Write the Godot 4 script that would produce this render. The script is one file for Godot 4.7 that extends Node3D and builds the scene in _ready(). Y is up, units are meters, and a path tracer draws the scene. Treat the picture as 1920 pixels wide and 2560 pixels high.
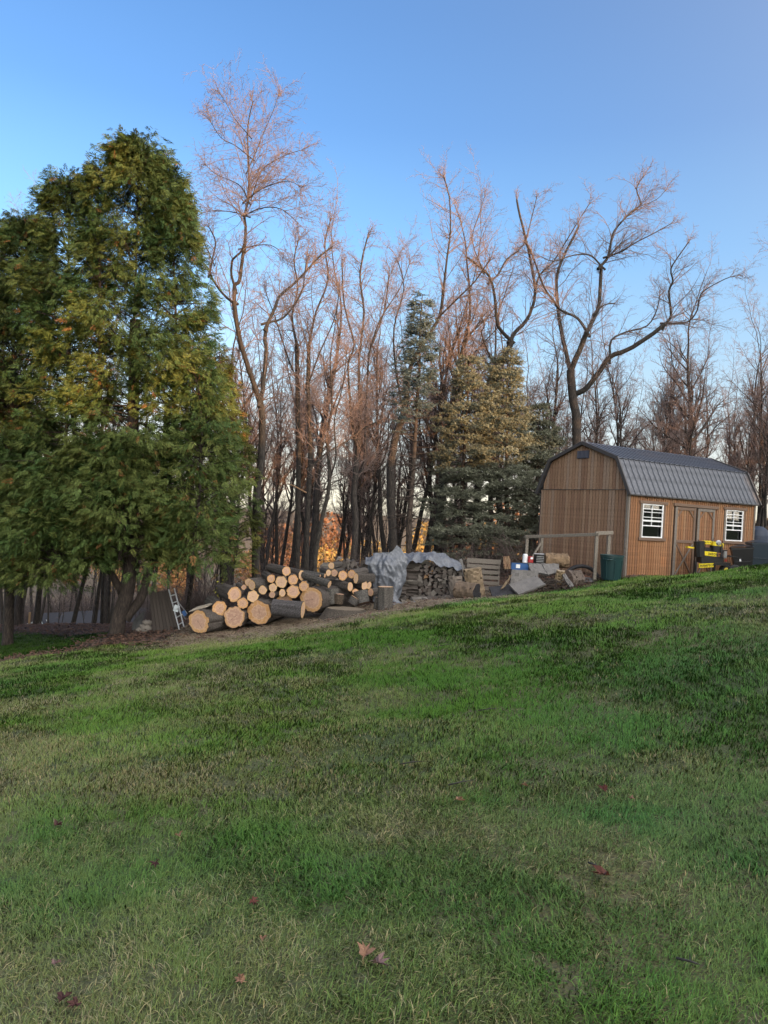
extends Node3D
# A back yard at dusk: sloping lawn, log pile, firewood, barn-roofed shed, evergreens and a bare wood behind.
# Metres; x to the right, y up, the photographer stands at the origin and looks along -z.

const FOCAL := 1862.0
const ROLL := 0.055
const EYE := 1.65
const SUN_AZ := 140.0     # degrees clockwise from the view direction
const SUN_EL := 8.0

# hillside survey: x, z, weight
const HILL := [[0.00, 0.00, 0.0586], [-1.14, -2.40, -0.2915], [1.33, -2.40, 0.2361], [0.00, -8.00, 0.0840], [-5.00, -8.00, -0.0251], [5.00, -8.00, -0.0763], [0.00, -13.00, -0.0725], [8.30, -15.50, -0.0303], [7.28, -17.00, -0.1859], [6.40, -19.00, 0.3858], [9.50, -20.80, -0.4790], [12.30, -23.20, -0.1683], [9.40, -22.20, 1.1157], [7.07, -21.60, -0.5696], [5.00, -25.00, -0.2157], [10.00, -27.00, -0.1200], [3.46, -19.50, 0.3265], [2.20, -19.30, -0.0646], [0.15, -17.80, -0.3142], [-0.73, -19.60, -0.0833], [-1.55, -17.50, 0.3639], [-4.13, -17.00, 0.3069], [-6.48, -18.50, 0.1987], [-5.09, -18.50, -0.6200], [-8.05, -16.00, -0.0206], [-10.60, -21.00, 0.3483], [-11.64, -23.00, -0.8226], [-9.20, -23.00, 0.3682], [-15.00, -26.00, 0.1417], [0.00, -30.00, 0.1003], [10.00, -35.00, -0.0093], [-12.00, -33.00, -0.0357], [0.00, -45.00, -0.0102], [-18.00, -44.00, 0.0888], [20.00, -45.00, -0.0249], [0.00, -60.00, 0.0177], [-25.00, -60.00, -0.0504], [25.00, -60.00, 0.0570], [12.00, 0.00, -0.0225], [28.00, 2.00, 0.0075], [-12.00, 0.00, 0.0242], [-25.00, -20.00, 0.0450], [22.00, -20.00, 0.0021], [10.00, 18.00, 0.0116], [0.00, 15.00, 0.0241]]

var rng := RandomNumberGenerator.new()
var patch_noise := FastNoiseLite.new()
var bump_noise := FastNoiseLite.new()
var crease_noise := FastNoiseLite.new()
var M := {}
var taken := {}

# ---------------------------------------------------------------- mesh collector
class MB:
	var v := PackedVector3Array()
	var n := PackedVector3Array()
	var c := PackedColorArray()
	var t := PackedVector2Array()
	var ix := PackedInt32Array()
	var col := Color.WHITE

	func vert(p: Vector3, nn: Vector3, u := Vector2.ZERO) -> int:
		v.append(p); n.append(nn); c.append(col); t.append(u)
		return v.size() - 1

	func tri_i(a: int, b: int, d: int) -> void:
		ix.append(a); ix.append(b); ix.append(d)

	func tri(a: Vector3, b: Vector3, d: Vector3) -> void:
		var nn := (d - a).cross(b - a).normalized()
		var i := vert(a, nn, Vector2(0, 0)); vert(b, nn, Vector2(1, 0)); vert(d, nn, Vector2(1, 1))
		tri_i(i, i + 1, i + 2)

	# corners run clockwise seen from the front
	func quad(a: Vector3, b: Vector3, d: Vector3, e: Vector3, su := 1.0, sv := 1.0) -> void:
		var nn := (d - a).cross(b - a)
		if nn.length_squared() < 1e-14:
			nn = (e - a).cross(d - a)
		nn = nn.normalized()
		var i := vert(a, nn, Vector2(0, 0)); vert(b, nn, Vector2(su, 0)); vert(d, nn, Vector2(su, sv)); vert(e, nn, Vector2(0, sv))
		tri_i(i, i + 1, i + 2); tri_i(i, i + 2, i + 3)

	# eight corners: bottom ring 0-3, top ring 4-7, both counter-clockwise seen from above
	func hexa(p: Array) -> void:
		quad(p[4], p[7], p[6], p[5])
		quad(p[0], p[1], p[2], p[3])
		for k in 4:
			var j := (k + 1) % 4
			quad(p[k], p[k + 4], p[j + 4], p[j])

	func box(x: Transform3D, s: Vector3) -> void:
		var h := s * 0.5
		hexa([x * Vector3(-h.x, -h.y, h.z), x * Vector3(h.x, -h.y, h.z), x * Vector3(h.x, -h.y, -h.z), x * Vector3(-h.x, -h.y, -h.z), x * Vector3(-h.x, h.y, h.z), x * Vector3(h.x, h.y, h.z), x * Vector3(h.x, h.y, -h.z), x * Vector3(-h.x, h.y, -h.z)])

	func bx(at: Vector3, s: Vector3) -> void:
		box(Transform3D(Basis(), at), s)

	# a box with chamfered long edges, extruded along its local y
	func cbox(x: Transform3D, s: Vector3, ch := 0.01) -> void:
		var h := s * 0.5
		var o := [Vector2(-h.x + ch, h.z), Vector2(h.x - ch, h.z), Vector2(h.x, h.z - ch), Vector2(h.x, -h.z + ch), Vector2(h.x - ch, -h.z), Vector2(-h.x + ch, -h.z), Vector2(-h.x, -h.z + ch), Vector2(-h.x, h.z - ch)]
		prism(x, o, -h.y, h.y)

	# outline counter-clockwise seen from +y (x right, y of the outline = local z)
	func prism(x: Transform3D, o: Array, y0: float, y1: float) -> void:
		var m := o.size()
		for k in m:
			var a: Vector2 = o[k]
			var b: Vector2 = o[(k + 1) % m]
			quad(x * Vector3(a.x, y0, a.y), x * Vector3(a.x, y1, a.y), x * Vector3(b.x, y1, b.y), x * Vector3(b.x, y0, b.y))
		var mid := Vector2.ZERO
		for p in o:
			mid += p / m
		for k in m:
			var a: Vector2 = o[k]
			var b: Vector2 = o[(k + 1) % m]
			tri(x * Vector3(mid.x, y1, mid.y), x * Vector3(b.x, y1, b.y), x * Vector3(a.x, y1, a.y))
			tri(x * Vector3(mid.x, y0, mid.y), x * Vector3(a.x, y0, a.y), x * Vector3(b.x, y0, b.y))

	func tube(p: Array, r: Array, sides: int, tip := false, capped := false) -> void:
		var m := p.size()
		var d: Vector3 = (p[1] - p[0]).normalized()
		var up := Vector3.UP if absf(d.y) < 0.9 else Vector3.RIGHT
		var a := d.cross(up).normalized()
		var first := v.size()
		var run := 0.0
		for k in m:
			if k > 0:
				run += p[k].distance_to(p[k - 1])
				var d2: Vector3 = (p[mini(k + 1, m - 1)] - p[k - 1]).normalized()
				a = (a - d2 * a.dot(d2)).normalized()
				d = d2
			var b := d.cross(a)
			if tip and k == m - 1:
				vert(p[k], d)
				break
			for s in sides:
				var g := TAU * s / sides
				var o := a * cos(g) + b * sin(g)
				vert(p[k] + o * r[k], o, Vector2(float(s) / sides, run))
		for k in m - 1:
			var base := first + k * sides
			for s in sides:
				var s2 := (s + 1) % sides
				if tip and k == m - 2:
					tri_i(base + s, base + sides, base + s2)
				else:
					tri_i(base + s, base + sides + s, base + sides + s2)
					tri_i(base + s, base + sides + s2, base + s2)
		if capped:
			for e in [0, m - 1]:
				if tip and e == m - 1:
					continue
				var nn: Vector3 = ((p[0] - p[1]) if e == 0 else (p[m - 1] - p[m - 2])).normalized()
				var ce := vert(p[e], nn)
				var ring: int = first + e * sides
				var i0 := v.size()
				for s in sides:
					vert(v[ring + s], nn)
				for s in sides:
					var s2 := (s + 1) % sides
					if e == 0:
						tri_i(ce, i0 + s, i0 + s2)
					else:
						tri_i(ce, i0 + s2, i0 + s)

	# profile of (radius, height) turned about local y
	func lathe(x: Transform3D, prof: Array, sides: int, sx := 1.0, sz := 1.0) -> void:
		for k in prof.size() - 1:
			var p: Vector2 = prof[k]
			var q: Vector2 = prof[k + 1]
			var i0 := v.size()
			var out := Vector2(q.y - p.y, -(q.x - p.x)).normalized()
			for s in sides + 1:
				var g := TAU * s / sides
				var dir := Vector3(cos(g) * sx, 0, sin(g) * sz)
				var nn := (x.basis * (Vector3(cos(g), 0, sin(g)) * out.x + Vector3.UP * out.y)).normalized()
				vert(x * (dir * p.x + Vector3.UP * p.y), nn, Vector2(float(s) / sides, p.y))
				vert(x * (dir * q.x + Vector3.UP * q.y), nn, Vector2(float(s) / sides, q.y))
			for s in sides:
				var i := i0 + s * 2
				tri_i(i, i + 2, i + 3)
				tri_i(i, i + 3, i + 1)

	# a grid of points, rows of equal length, with smooth normals
	func sheet(rows: Array, su := 1.0, sv := 1.0) -> void:
		var h := rows.size()
		var w: int = rows[0].size()
		var i0 := v.size()
		for j in h:
			for i in w:
				var dx: Vector3 = rows[j][mini(i + 1, w - 1)] - rows[j][maxi(i - 1, 0)]
				var dy: Vector3 = rows[mini(j + 1, h - 1)][i] - rows[maxi(j - 1, 0)][i]
				vert(rows[j][i], dy.cross(dx).normalized(), Vector2(su * i / (w - 1), sv * j / (h - 1)))
		for j in h - 1:
			for i in w - 1:
				var k := i0 + j * w + i
				tri_i(k, k + 1, k + w + 1)
				tri_i(k, k + w + 1, k + w)

	func mesh() -> ArrayMesh:
		var arr := []
		arr.resize(Mesh.ARRAY_MAX)
		arr[Mesh.ARRAY_VERTEX] = v
		arr[Mesh.ARRAY_NORMAL] = n
		arr[Mesh.ARRAY_COLOR] = c
		arr[Mesh.ARRAY_TEX_UV] = t
		arr[Mesh.ARRAY_INDEX] = ix
		var m := ArrayMesh.new()
		m.add_surface_from_arrays(Mesh.PRIMITIVE_TRIANGLES, arr)
		return m

# ---------------------------------------------------------------- naming and tagging
func numbered(called: String) -> String:
	if not taken.has(called):
		taken[called] = 0
		return called
	taken[called] += 1
	return "%s_%03d" % [called, taken[called]]

func tag(o: Node, label := "", category := "", group := "", kind := "") -> void:
	if label: o.set_meta("label", label)
	if category: o.set_meta("category", category)
	if group: o.set_meta("group", group)
	if kind: o.set_meta("kind", kind)

func thing(called: String, label: String, category: String, at := Vector3.ZERO, group := "") -> Node3D:
	var o := Node3D.new()
	o.name = numbered(called)
	add_child(o)
	o.position = at
	tag(o, label, category, group)
	return o

func put(mesh: Mesh, called: String, mat: Material, parent: Node = null) -> MeshInstance3D:
	var o := MeshInstance3D.new()
	o.mesh = mesh
	o.material_override = mat
	if parent == null:
		o.name = numbered(called)
		add_child(o)
	else:
		o.name = called
		parent.add_child(o, true)
	return o

func part(mb: MB, called: String, mat: Material, parent: Node) -> MeshInstance3D:
	return put(mb.mesh(), called, mat, parent)

# ---------------------------------------------------------------- surveying
# bearing read in the photograph (1920 x 2560) and distance paced out: a place in the yard
func spot(px: float, py: float, d: float) -> Vector3:
	var du := px - 960.0
	var dv := py - 1280.0
	var a := du * cos(ROLL) + dv * sin(ROLL)
	var b := -du * sin(ROLL) + dv * cos(ROLL)
	return Vector3(a / FOCAL * d, EYE - b / FOCAL * d, -d)

func hill(x: float, z: float) -> float:
	var cx := clampf(x, -45.0, 26.0)
	var cz := clampf(z, -75.0, 40.0)
	var y := -1.64766056 + 0.1436231 * cx + 0.10040382 * cz
	for p in HILL:
		y += p[2] * sqrt((p[0] - cx) * (p[0] - cx) + (p[1] - cz) * (p[1] - cz) + 9.0)
	var far := Vector2(x - cx, z - cz).length()
	return lerpf(y, -16.0, smoothstep(0.0, 90.0, far)) if z < 0.0 else lerpf(y, y * 0.6 + 2.0, smoothstep(0.0, 90.0, far))

func ground(x: float, z: float) -> float:
	return hill(x, z) + bump_noise.get_noise_2d(x, z) * 0.05

func on_ground(x: float, z: float, sink := 0.0) -> Vector3:
	return Vector3(x, ground(x, z) - sink, z)

const LAWN_EDGE := [[-30.0, -13.0], [-9.6, -14.6], [-8.0, -15.7], [-6.3, -16.7], [-4.2, -16.45], [-2.6, -16.3], [-1.2, -15.9], [0.5, -16.4], [1.6, -17.6], [3.3, -18.8], [5.0, -19.9], [6.4, -20.7], [9.0, -21.5], [12.0, -23.5], [16.0, -25.0], [40.0, -30.0]]

func lawn_edge(x: float) -> float:
	for k in LAWN_EDGE.size() - 1:
		var a: Array = LAWN_EDGE[k]
		var b: Array = LAWN_EDGE[k + 1]
		if x <= b[0]:
			return lerpf(a[1], b[1], clampf((x - a[0]) / (b[0] - a[0]), 0.0, 1.0))
	return -30.0

# 1 where mown grass grows
func lawn_mask(x: float, z: float) -> float:
	var wob := patch_noise.get_noise_2d(x * 9.0, z * 9.0) * 0.7
	var near := smoothstep(-0.35, 0.45, z - lawn_edge(x) + wob)
	var low := 0.0
	if x < -6.0:
		low = smoothstep(0.0, 0.5, z + 22.3 + wob * 0.4) * smoothstep(-16.9 + (x + 6.0) * -0.12, -17.6 + (x + 6.0) * -0.12, z + wob * 0.4) * smoothstep(-6.8, -7.6, x + wob)
	return maxf(near, low)

# 1 on the sawdust and chips in front of the logs
func chip_mask(x: float, z: float) -> float:
	var e := lawn_edge(x)
	var along := smoothstep(-5.2, -3.6, x) * (1.0 - smoothstep(3.0, 5.0, x))
	return along * smoothstep(-3.4, -1.6, z - e) * (1.0 - smoothstep(0.3, 1.3, z - e))

# ---------------------------------------------------------------- sky and sun
func sun_dir() -> Vector3:
	var az := deg_to_rad(SUN_AZ)
	var el := deg_to_rad(SUN_EL)
	return Vector3(sin(az) * cos(el), sin(el), -cos(az) * cos(el))

# clear evening air: paler towards the horizon, Rayleigh phase about the sun, a warm aureole round the low sun
func make_sky() -> Sky:
	var w := 512
	var h := 256
	var im := Image.create(w, h, false, Image.FORMAT_RGBF)
	var els := [-90.0, -2.0, 0.0, 3.0, 6.0, 9.0, 13.0, 19.0, 27.0, 34.0, 55.0, 90.0]
	var cols := [Vector3(.10, .09, .08), Vector3(.45, .40, .33), Vector3(.84, .77, .58), Vector3(.80, .80, .70), Vector3(.66, .76, .78), Vector3(.49, .68, .82), Vector3(.355, .60, .86), Vector3(.225, .48, .84), Vector3(.138, .325, .68), Vector3(.108, .265, .585), Vector3(.085, .20, .48), Vector3(.07, .17, .42)]
	var s := sun_dir()
	for j in h:
		var el := 90.0 - (j + 0.5) / h * 180.0
		var k := 0
		while k < els.size() - 2 and el > els[k + 1]:
			k += 1
		var f := clampf((el - els[k]) / (els[k + 1] - els[k]), 0.0, 1.0)
		var g: Vector3 = (cols[k] as Vector3).lerp(cols[k + 1], f)
		for i in w:
			var az := (i + 0.5) / w * TAU
			var e := deg_to_rad(el)
			var d := Vector3(sin(az) * cos(e), sin(e), -cos(az) * cos(e))
			var cg := d.dot(s)
			var gam := acos(clampf(cg, -1, 1))
			var c := g * (1.0 + cg * cg) * 0.55
			if el > -4.0:
				c += Vector3(1.0, .88, .72) * (0.8 * exp(-gam / 0.2) + 3.4 * exp(-gam * gam / 0.9))
			im.set_pixel(i, j, Color(c.x, c.y, c.z))
	var m := PanoramaSkyMaterial.new()
	m.panorama = ImageTexture.create_from_image(im)
	var sky := Sky.new()
	sky.sky_material = m
	return sky

func stage() -> void:
	var cam := Camera3D.new()
	cam.name = "camera"
	cam.position = Vector3(0, EYE, 0)
	cam.rotation.z = ROLL
	cam.fov = 69.0
	cam.near = 0.1
	cam.far = 5000.0
	cam.current = true
	add_child(cam)
	var env := Environment.new()
	env.background_mode = Environment.BG_SKY
	env.sky = make_sky()
	env.tonemap_mode = Environment.TONE_MAPPER_LINEAR
	env.tonemap_exposure = 1.75
	env.sdfgi_enabled = true
	env.ssao_enabled = true
	env.ssil_enabled = true
	var we := WorldEnvironment.new()
	we.name = "environment"
	we.environment = env
	add_child(we)
	var sun := DirectionalLight3D.new()
	sun.name = "sun"
	sun.look_at_from_position(Vector3.ZERO, -sun_dir())
	sun.light_energy = 1.6
	sun.light_color = Color(1.0, 0.75, 0.48)
	sun.light_angular_distance = 0.5
	sun.shadow_enabled = true
	add_child(sun)

# ---------------------------------------------------------------- materials
func noise_tex(freq: float, lo: Color, hi: Color, oct := 4, mid := 0.5, size := 512, type := FastNoiseLite.TYPE_SIMPLEX_SMOOTH, sd := 1) -> NoiseTexture2D:
	var n := FastNoiseLite.new()
	n.noise_type = type
	n.frequency = freq
	n.fractal_octaves = oct
	n.seed = sd
	var g := Gradient.new()
	g.set_color(0, lo)
	g.set_color(1, hi)
	g.add_point(mid, lo.lerp(hi, 0.5))
	var t := NoiseTexture2D.new()
	t.width = size
	t.height = size
	t.seamless = true
	t.noise = n
	t.color_ramp = g
	return t

func bump_tex(freq: float, strength := 4.0, oct := 4, size := 512, type := FastNoiseLite.TYPE_SIMPLEX_SMOOTH) -> NoiseTexture2D:
	var t := noise_tex(freq, Color.BLACK, Color.WHITE, oct, 0.5, size, type, 5)
	t.color_ramp = null
	t.as_normal_map = true
	t.bump_strength = strength
	return t

func mat(c: Color, rough := 0.85, tex: Texture2D = null, scale := Vector3.ZERO, nrm: Texture2D = null, ns := 1.0) -> StandardMaterial3D:
	var m := StandardMaterial3D.new()
	m.albedo_color = c.linear_to_srgb()
	m.roughness = rough
	m.vertex_color_use_as_albedo = true
	m.albedo_texture = tex
	if nrm:
		m.normal_enabled = true
		m.normal_texture = nrm
		m.normal_scale = ns
	if scale != Vector3.ZERO:
		m.uv1_triplanar = true
		m.uv1_scale = scale
	return m

func lin(r: float, g: float, b: float) -> Color:
	return Color(r, g, b)

func make_materials() -> void:
	var grain := noise_tex(0.02, Color(.62, .62, .62), Color(1, 1, 1), 5)
	var fine := noise_tex(0.06, Color(.55, .55, .55), Color(1, 1, 1), 4, 0.45)
	var bark := noise_tex(0.03, Color(.25, .25, .25), Color(1, 1, 1), 5, 0.5, 512, FastNoiseLite.TYPE_VALUE_CUBIC)
	var streak := noise_tex(0.05, Color(.60, .58, .56), Color(1, 1, 1), 5, 0.5, 512, FastNoiseLite.TYPE_SIMPLEX, 9)
	var nb := bump_tex(0.04, 8.0)
	M.ground = mat(Color.WHITE, 0.95, fine, Vector3(1.1, 1.1, 1.1), bump_tex(0.05, 6.0), 1.0)
	M.ground.uv1_world_triplanar = true
	M.blade = mat(Color.WHITE, 0.6)
	M.blade.metallic_specular = 0.22
	M.blade.backlight_enabled = true
	M.blade.backlight = Color(.10, .13, .05)
	M.bark = mat(Color.WHITE, 0.9, bark, Vector3(3.2, 0.9, 3.2), nb, 1.2)
	M.twig = mat(Color.WHITE, 0.8)
	M.leaf = mat(Color.WHITE, 0.65)
	M.leaf.metallic_specular = 0.3
	M.leaf.backlight_enabled = true
	M.leaf.backlight = Color(.08, .11, .04)
	M.needle = mat(Color.WHITE, 0.7)
	M.dry_leaf = mat(Color.WHITE, 0.75, fine, Vector3(8, 8, 8))
	# sheds, boards, posts: grain runs along y of the piece
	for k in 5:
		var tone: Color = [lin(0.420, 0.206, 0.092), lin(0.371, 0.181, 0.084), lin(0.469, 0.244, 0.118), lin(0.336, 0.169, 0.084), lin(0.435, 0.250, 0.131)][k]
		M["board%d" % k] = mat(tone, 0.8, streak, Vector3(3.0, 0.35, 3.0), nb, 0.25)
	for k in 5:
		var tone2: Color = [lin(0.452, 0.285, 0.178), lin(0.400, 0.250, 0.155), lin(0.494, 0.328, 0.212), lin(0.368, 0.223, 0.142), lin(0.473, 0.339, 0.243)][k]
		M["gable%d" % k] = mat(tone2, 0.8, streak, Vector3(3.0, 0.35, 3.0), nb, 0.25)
	M.trim = mat(lin(.26, .175, .125), 0.8, streak, Vector3(2.0, 2.0, 2.0), nb, 0.4)
	M.trim_grey = mat(lin(.30, .27, .235), 0.85, streak, Vector3(3.0, 0.5, 3.0), nb, 0.4)
	M.old_wood = mat(lin(.33, .30, .25), 0.85, streak, Vector3(2.5, 0.6, 2.5), nb, 0.4)
	M.grey_wood = mat(lin(.25, .245, .235), 0.9, streak, Vector3(1.2, 4.0, 4.0), nb, 0.7)
	M.metal_roof = mat(lin(.135, .145, .165), 0.38, grain, Vector3(.5, .5, .5))
	M.metal_roof.metallic = 0.25
	M.fascia = mat(lin(.055, .052, .052), 0.5)
	M.vent = mat(lin(.055, .06, .085), 0.5)
	M.white = mat(lin(.78, .80, .80), 0.45)
	M.glass = StandardMaterial3D.new()
	M.glass.albedo_color = Color(.12, .15, .15, .10)
	M.glass.transparency = BaseMaterial3D.TRANSPARENCY_ALPHA
	M.glass.roughness = 0.03
	M.dark = mat(lin(.025, .025, .026), 0.6)
	M.black = mat(lin(.012, .012, .013), 0.45)
	M.rubber = mat(lin(.018, .018, .02), 0.7)
	M.yellow = mat(lin(.78, .62, .02), 0.4)
	M.steel = mat(lin(.45, .46, .47), 0.35)
	M.steel.metallic = 0.8
	M.red = mat(lin(.36, .03, .03), 0.4)
	M.blue = mat(lin(.02, .09, .26), 0.45)
	M.green_plastic = mat(lin(.010, .040, .042), 0.4)
	M.navy_plastic = mat(lin(.020, .034, .048), 0.45)
	M.bark_log = mat(Color.WHITE, 0.95, bark, Vector3(5, 5, 5), nb, 1.5)
	M.split = mat(Color.WHITE, 0.9, streak, Vector3(5, 5, 5), nb, 0.8)
	M.tarp = mat(lin(.20, .22, .25), 0.42, grain, Vector3(1.2, 1.2, 1.2), bump_tex(0.03, 6.0), 0.35)
	M.alu = mat(lin(.55, .57, .58), 0.4)
	M.alu.metallic = 0.6
	M.stone = mat(lin(.30, .27, .23), 0.95, fine, Vector3(3, 3, 3), nb, 1.0)
	M.shingle = mat(lin(.085, .09, .105), 0.9, fine, Vector3(2, 2, 2))
	M.siding = mat(lin(.62, .66, .62), 0.7)
	M.house_brown = mat(lin(.11, .085, .068), 0.85)
	M.brick = mat(lin(.30, .10, .06), 0.9, fine, Vector3(3, 3, 3))
	M.flesh = []
	for k in 4:
		M.flesh.append(cut_face_material(k))

# sawn end of a log: pinkish heart, orange sapwood, year rings, saw marks and drying cracks
func cut_face_material(k: int) -> StandardMaterial3D:
	var s := 256
	var im := Image.create(s, s, false, Image.FORMAT_RGB8)
	var nz := FastNoiseLite.new()
	nz.seed = 40 + k
	nz.frequency = 0.02
	var hearts := [lin(.50, .31, .215), lin(.46, .28, .185), lin(.53, .35, .225), lin(.40, .245, .17)]
	var saps := [lin(.55, .315, .13), lin(.53, .29, .115), lin(.58, .37, .17), lin(.46, .27, .13)]
	var heart: Color = hearts[k]
	var sap: Color = saps[k]
	var off := Vector2(0.06 * (k - 1.5), 0.05 * (k % 2))
	var edge: float = [0.70, 0.62, 0.74, 0.80][k]
	for y in s:
		for x in s:
			var p := Vector2(x + 0.5, y + 0.5) / s * 2.0 - Vector2.ONE
			var q := p - off * (1.0 - p.length())
			var r := q.length()
			var w := nz.get_noise_2d(x * 1.2, y * 1.2)
			var w2 := nz.get_noise_2d(x * 6.0, y * 6.0)
			var rr := r + w * 0.06
			var c := heart.lerp(sap, smoothstep(edge - 0.05, edge + 0.04, rr))
			var pale := exp(-pow((rr - edge + 0.03) / 0.03, 2.0))
			c = c.lerp(lin(.66, .47, .30), pale * 0.6)
			var ring := sin((rr * 46.0 + w * 2.0)) * 0.5 + 0.5
			c = c * (0.86 + 0.14 * ring) * (1.0 + w2 * 0.14)
			c = c * (0.94 + 0.06 * sin(p.x * 60.0 + p.y * 18.0 + w * 5.0))
			c = c.lerp(lin(.62, .44, .30), clampf(w * 1.2, 0.0, 0.35))
			var crack := absf(q.rotated(0.7 * k + 0.3).y + w * 0.05)
			if crack < 0.012 and r < 0.62 and q.rotated(0.7 * k + 0.3).x > -0.2:
				c = c * 0.45
			if r < 0.045:
				c = c * 0.6
			if rr > 0.955:
				c = c.lerp(lin(.12, .075, .05), smoothstep(0.955, 0.985, rr))
			c.a = 1.0
			im.set_pixel(x, y, c.linear_to_srgb())
	var m := StandardMaterial3D.new()
	m.albedo_texture = ImageTexture.create_from_image(im)
	m.roughness = 0.85
	return m

# ---------------------------------------------------------------- ground and grass
func line_grid(lo: float, hi: float, step: float, far: float) -> Array:
	var a := []
	var x := lo
	while x < hi + 0.001:
		a.append(x)
		x += step
	var g := step
	x = hi
	while x < far:
		g *= 1.35
		x += g
		a.append(x)
	g = step
	x = lo
	while x > -far:
		g *= 1.35
		x -= g
		a.push_front(x)
	return a

func make_ground() -> void:
	var xs := line_grid(-15.0, 15.0, 0.25, 3000.0)
	var zs := line_grid(-28.0, 2.0, 0.25, 3000.0)
	var mb := MB.new()
	var w := xs.size()
	for z in zs:
		for x in xs:
			var y := ground(x, z)
			var e := 0.3
			var nn := Vector3(ground(x - e, z) - ground(x + e, z), 2.0 * e, ground(x, z - e) - ground(x, z + e)).normalized()
			var wild := patch_noise.get_noise_2d(x * 7.0, z * 7.0)
			var c := lin(.085, .062, .045).lerp(lin(.12, .08, .05), clampf(0.5 + wild, 0, 1))
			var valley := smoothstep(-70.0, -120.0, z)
			c = c.lerp(lin(.21, .15, .08), valley)  # far valley floor tinted lighter and warmer, its sunlight put into the colour
			var ch := chip_mask(x, z)
			c = c.lerp(lin(.48, .39, .27), ch * clampf(0.85 + wild, 0, 1))
			var lw := lawn_mask(x, z) if absf(x) < 16.0 and z > -30.0 else (1.0 if z > lawn_edge(clampf(x, -30, 40)) else 0.0)
			var gr := lin(.075, .11, .028).lerp(lin(.17, .16, .07), clampf(0.45 + wild * 1.3, 0, 1))
			c = c.lerp(gr, lw * (1.0 - 0.5 * ch))
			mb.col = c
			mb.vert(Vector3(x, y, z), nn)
	for j in zs.size() - 1:
		for i in w - 1:
			var k := j * w + i
			# rows run towards +z
			mb.tri_i(k, k + 1, k + w + 1)
			mb.tri_i(k, k + w + 1, k + w)
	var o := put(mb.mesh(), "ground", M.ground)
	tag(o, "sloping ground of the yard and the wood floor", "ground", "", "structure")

func tuft(blades: int, radius: float, len0: float, width: float, flat: float) -> ArrayMesh:
	# blades lean mostly one way (local +x), as mown and trodden turf does
	var mb := MB.new()
	for b in blades:
		var a := rng.randf() * TAU
		var r := sqrt(rng.randf()) * radius
		var p := Vector3(cos(a) * r, -0.008, sin(a) * r)
		var lean := rng.randf_range(0.15, 1.0) * flat
		var g := rng.randfn() * 0.9
		var out := Vector3(cos(g), 0, sin(g))
		var side := Vector3(-out.z, 0, out.x) * width * rng.randf_range(0.5, 1.15)
		var l := len0 * (rng.randf_range(0.45, 1.1) if rng.randf() < 0.85 else rng.randf_range(1.1, 1.7))
		var m := p + (Vector3.UP * (1.0 - lean * 0.5) + out * lean * 0.7) * l * 0.5
		var t := m + (Vector3.UP * (0.8 - lean * 0.75) + out * (0.25 + lean * 0.7)) * l * 0.5
		var nn := (Vector3.UP * 0.8 + Vector3(rng.randf_range(-.4, .4), 0, rng.randf_range(-.4, .4))).normalized()
		var tone := rng.randf_range(0.55, 1.2)
		mb.col = Color(tone * rng.randf_range(.85, 1.15), tone, tone * rng.randf_range(.8, 1.15))
		var i := mb.vert(p - side, nn); mb.vert(p + side, nn); mb.vert(m - side * 0.8, nn); mb.vert(m + side * 0.8, nn); mb.vert(t, nn)
		mb.tri_i(i, i + 2, i + 3); mb.tri_i(i, i + 3, i + 1); mb.tri_i(i + 2, i + 4, i + 3)
	return mb.mesh()

func scatter(called: String, label: String, category: String, mesh: Mesh, material: Material, xf: Array, cols: Array, parent: Node = null) -> MultiMeshInstance3D:
	var mm := MultiMesh.new()
	mm.transform_format = MultiMesh.TRANSFORM_3D
	mm.use_colors = true
	mm.mesh = mesh
	mm.instance_count = xf.size()
	for k in xf.size():
		mm.set_instance_transform(k, xf[k])
		mm.set_instance_color(k, cols[k])
	var o := MultiMeshInstance3D.new()
	o.multimesh = mm
	o.material_override = material
	if parent:
		o.name = called
		parent.add_child(o, true)
		o.set_meta("kind", "stuff")
	else:
		o.name = numbered(called)
		add_child(o)
		tag(o, label, category, "", "stuff")
	return o

func upright(p: Vector3, turn: float, s: float, nn := Vector3.UP) -> Transform3D:
	var x := Vector3(cos(turn), 0, sin(turn))
	x = (x - nn * x.dot(nn)).normalized()
	return Transform3D(Basis(x, nn, x.cross(nn)).scaled(Vector3.ONE * s), p)

# how dry the lawn is here, 0 lush to 1 straw
func dryness(x: float, z: float) -> float:
	var u := x * 0.92 + z * 0.38
	var w := z * 0.92 - x * 0.38
	var a := patch_noise.get_noise_2d(u * 2.2 + 40.0, w * 4.4) * 1.0
	var b := patch_noise.get_noise_2d(u * 9.0, w * 15.0 + 90.0) * 0.85
	var c := patch_noise.get_noise_2d(x * 34.0, z * 34.0) * 0.5
	var left := smoothstep(1.5, -3.0, x + 0.12 * z) * 0.28
	return clampf(0.20 + a + b + c + left, 0.0, 1.0)

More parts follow.
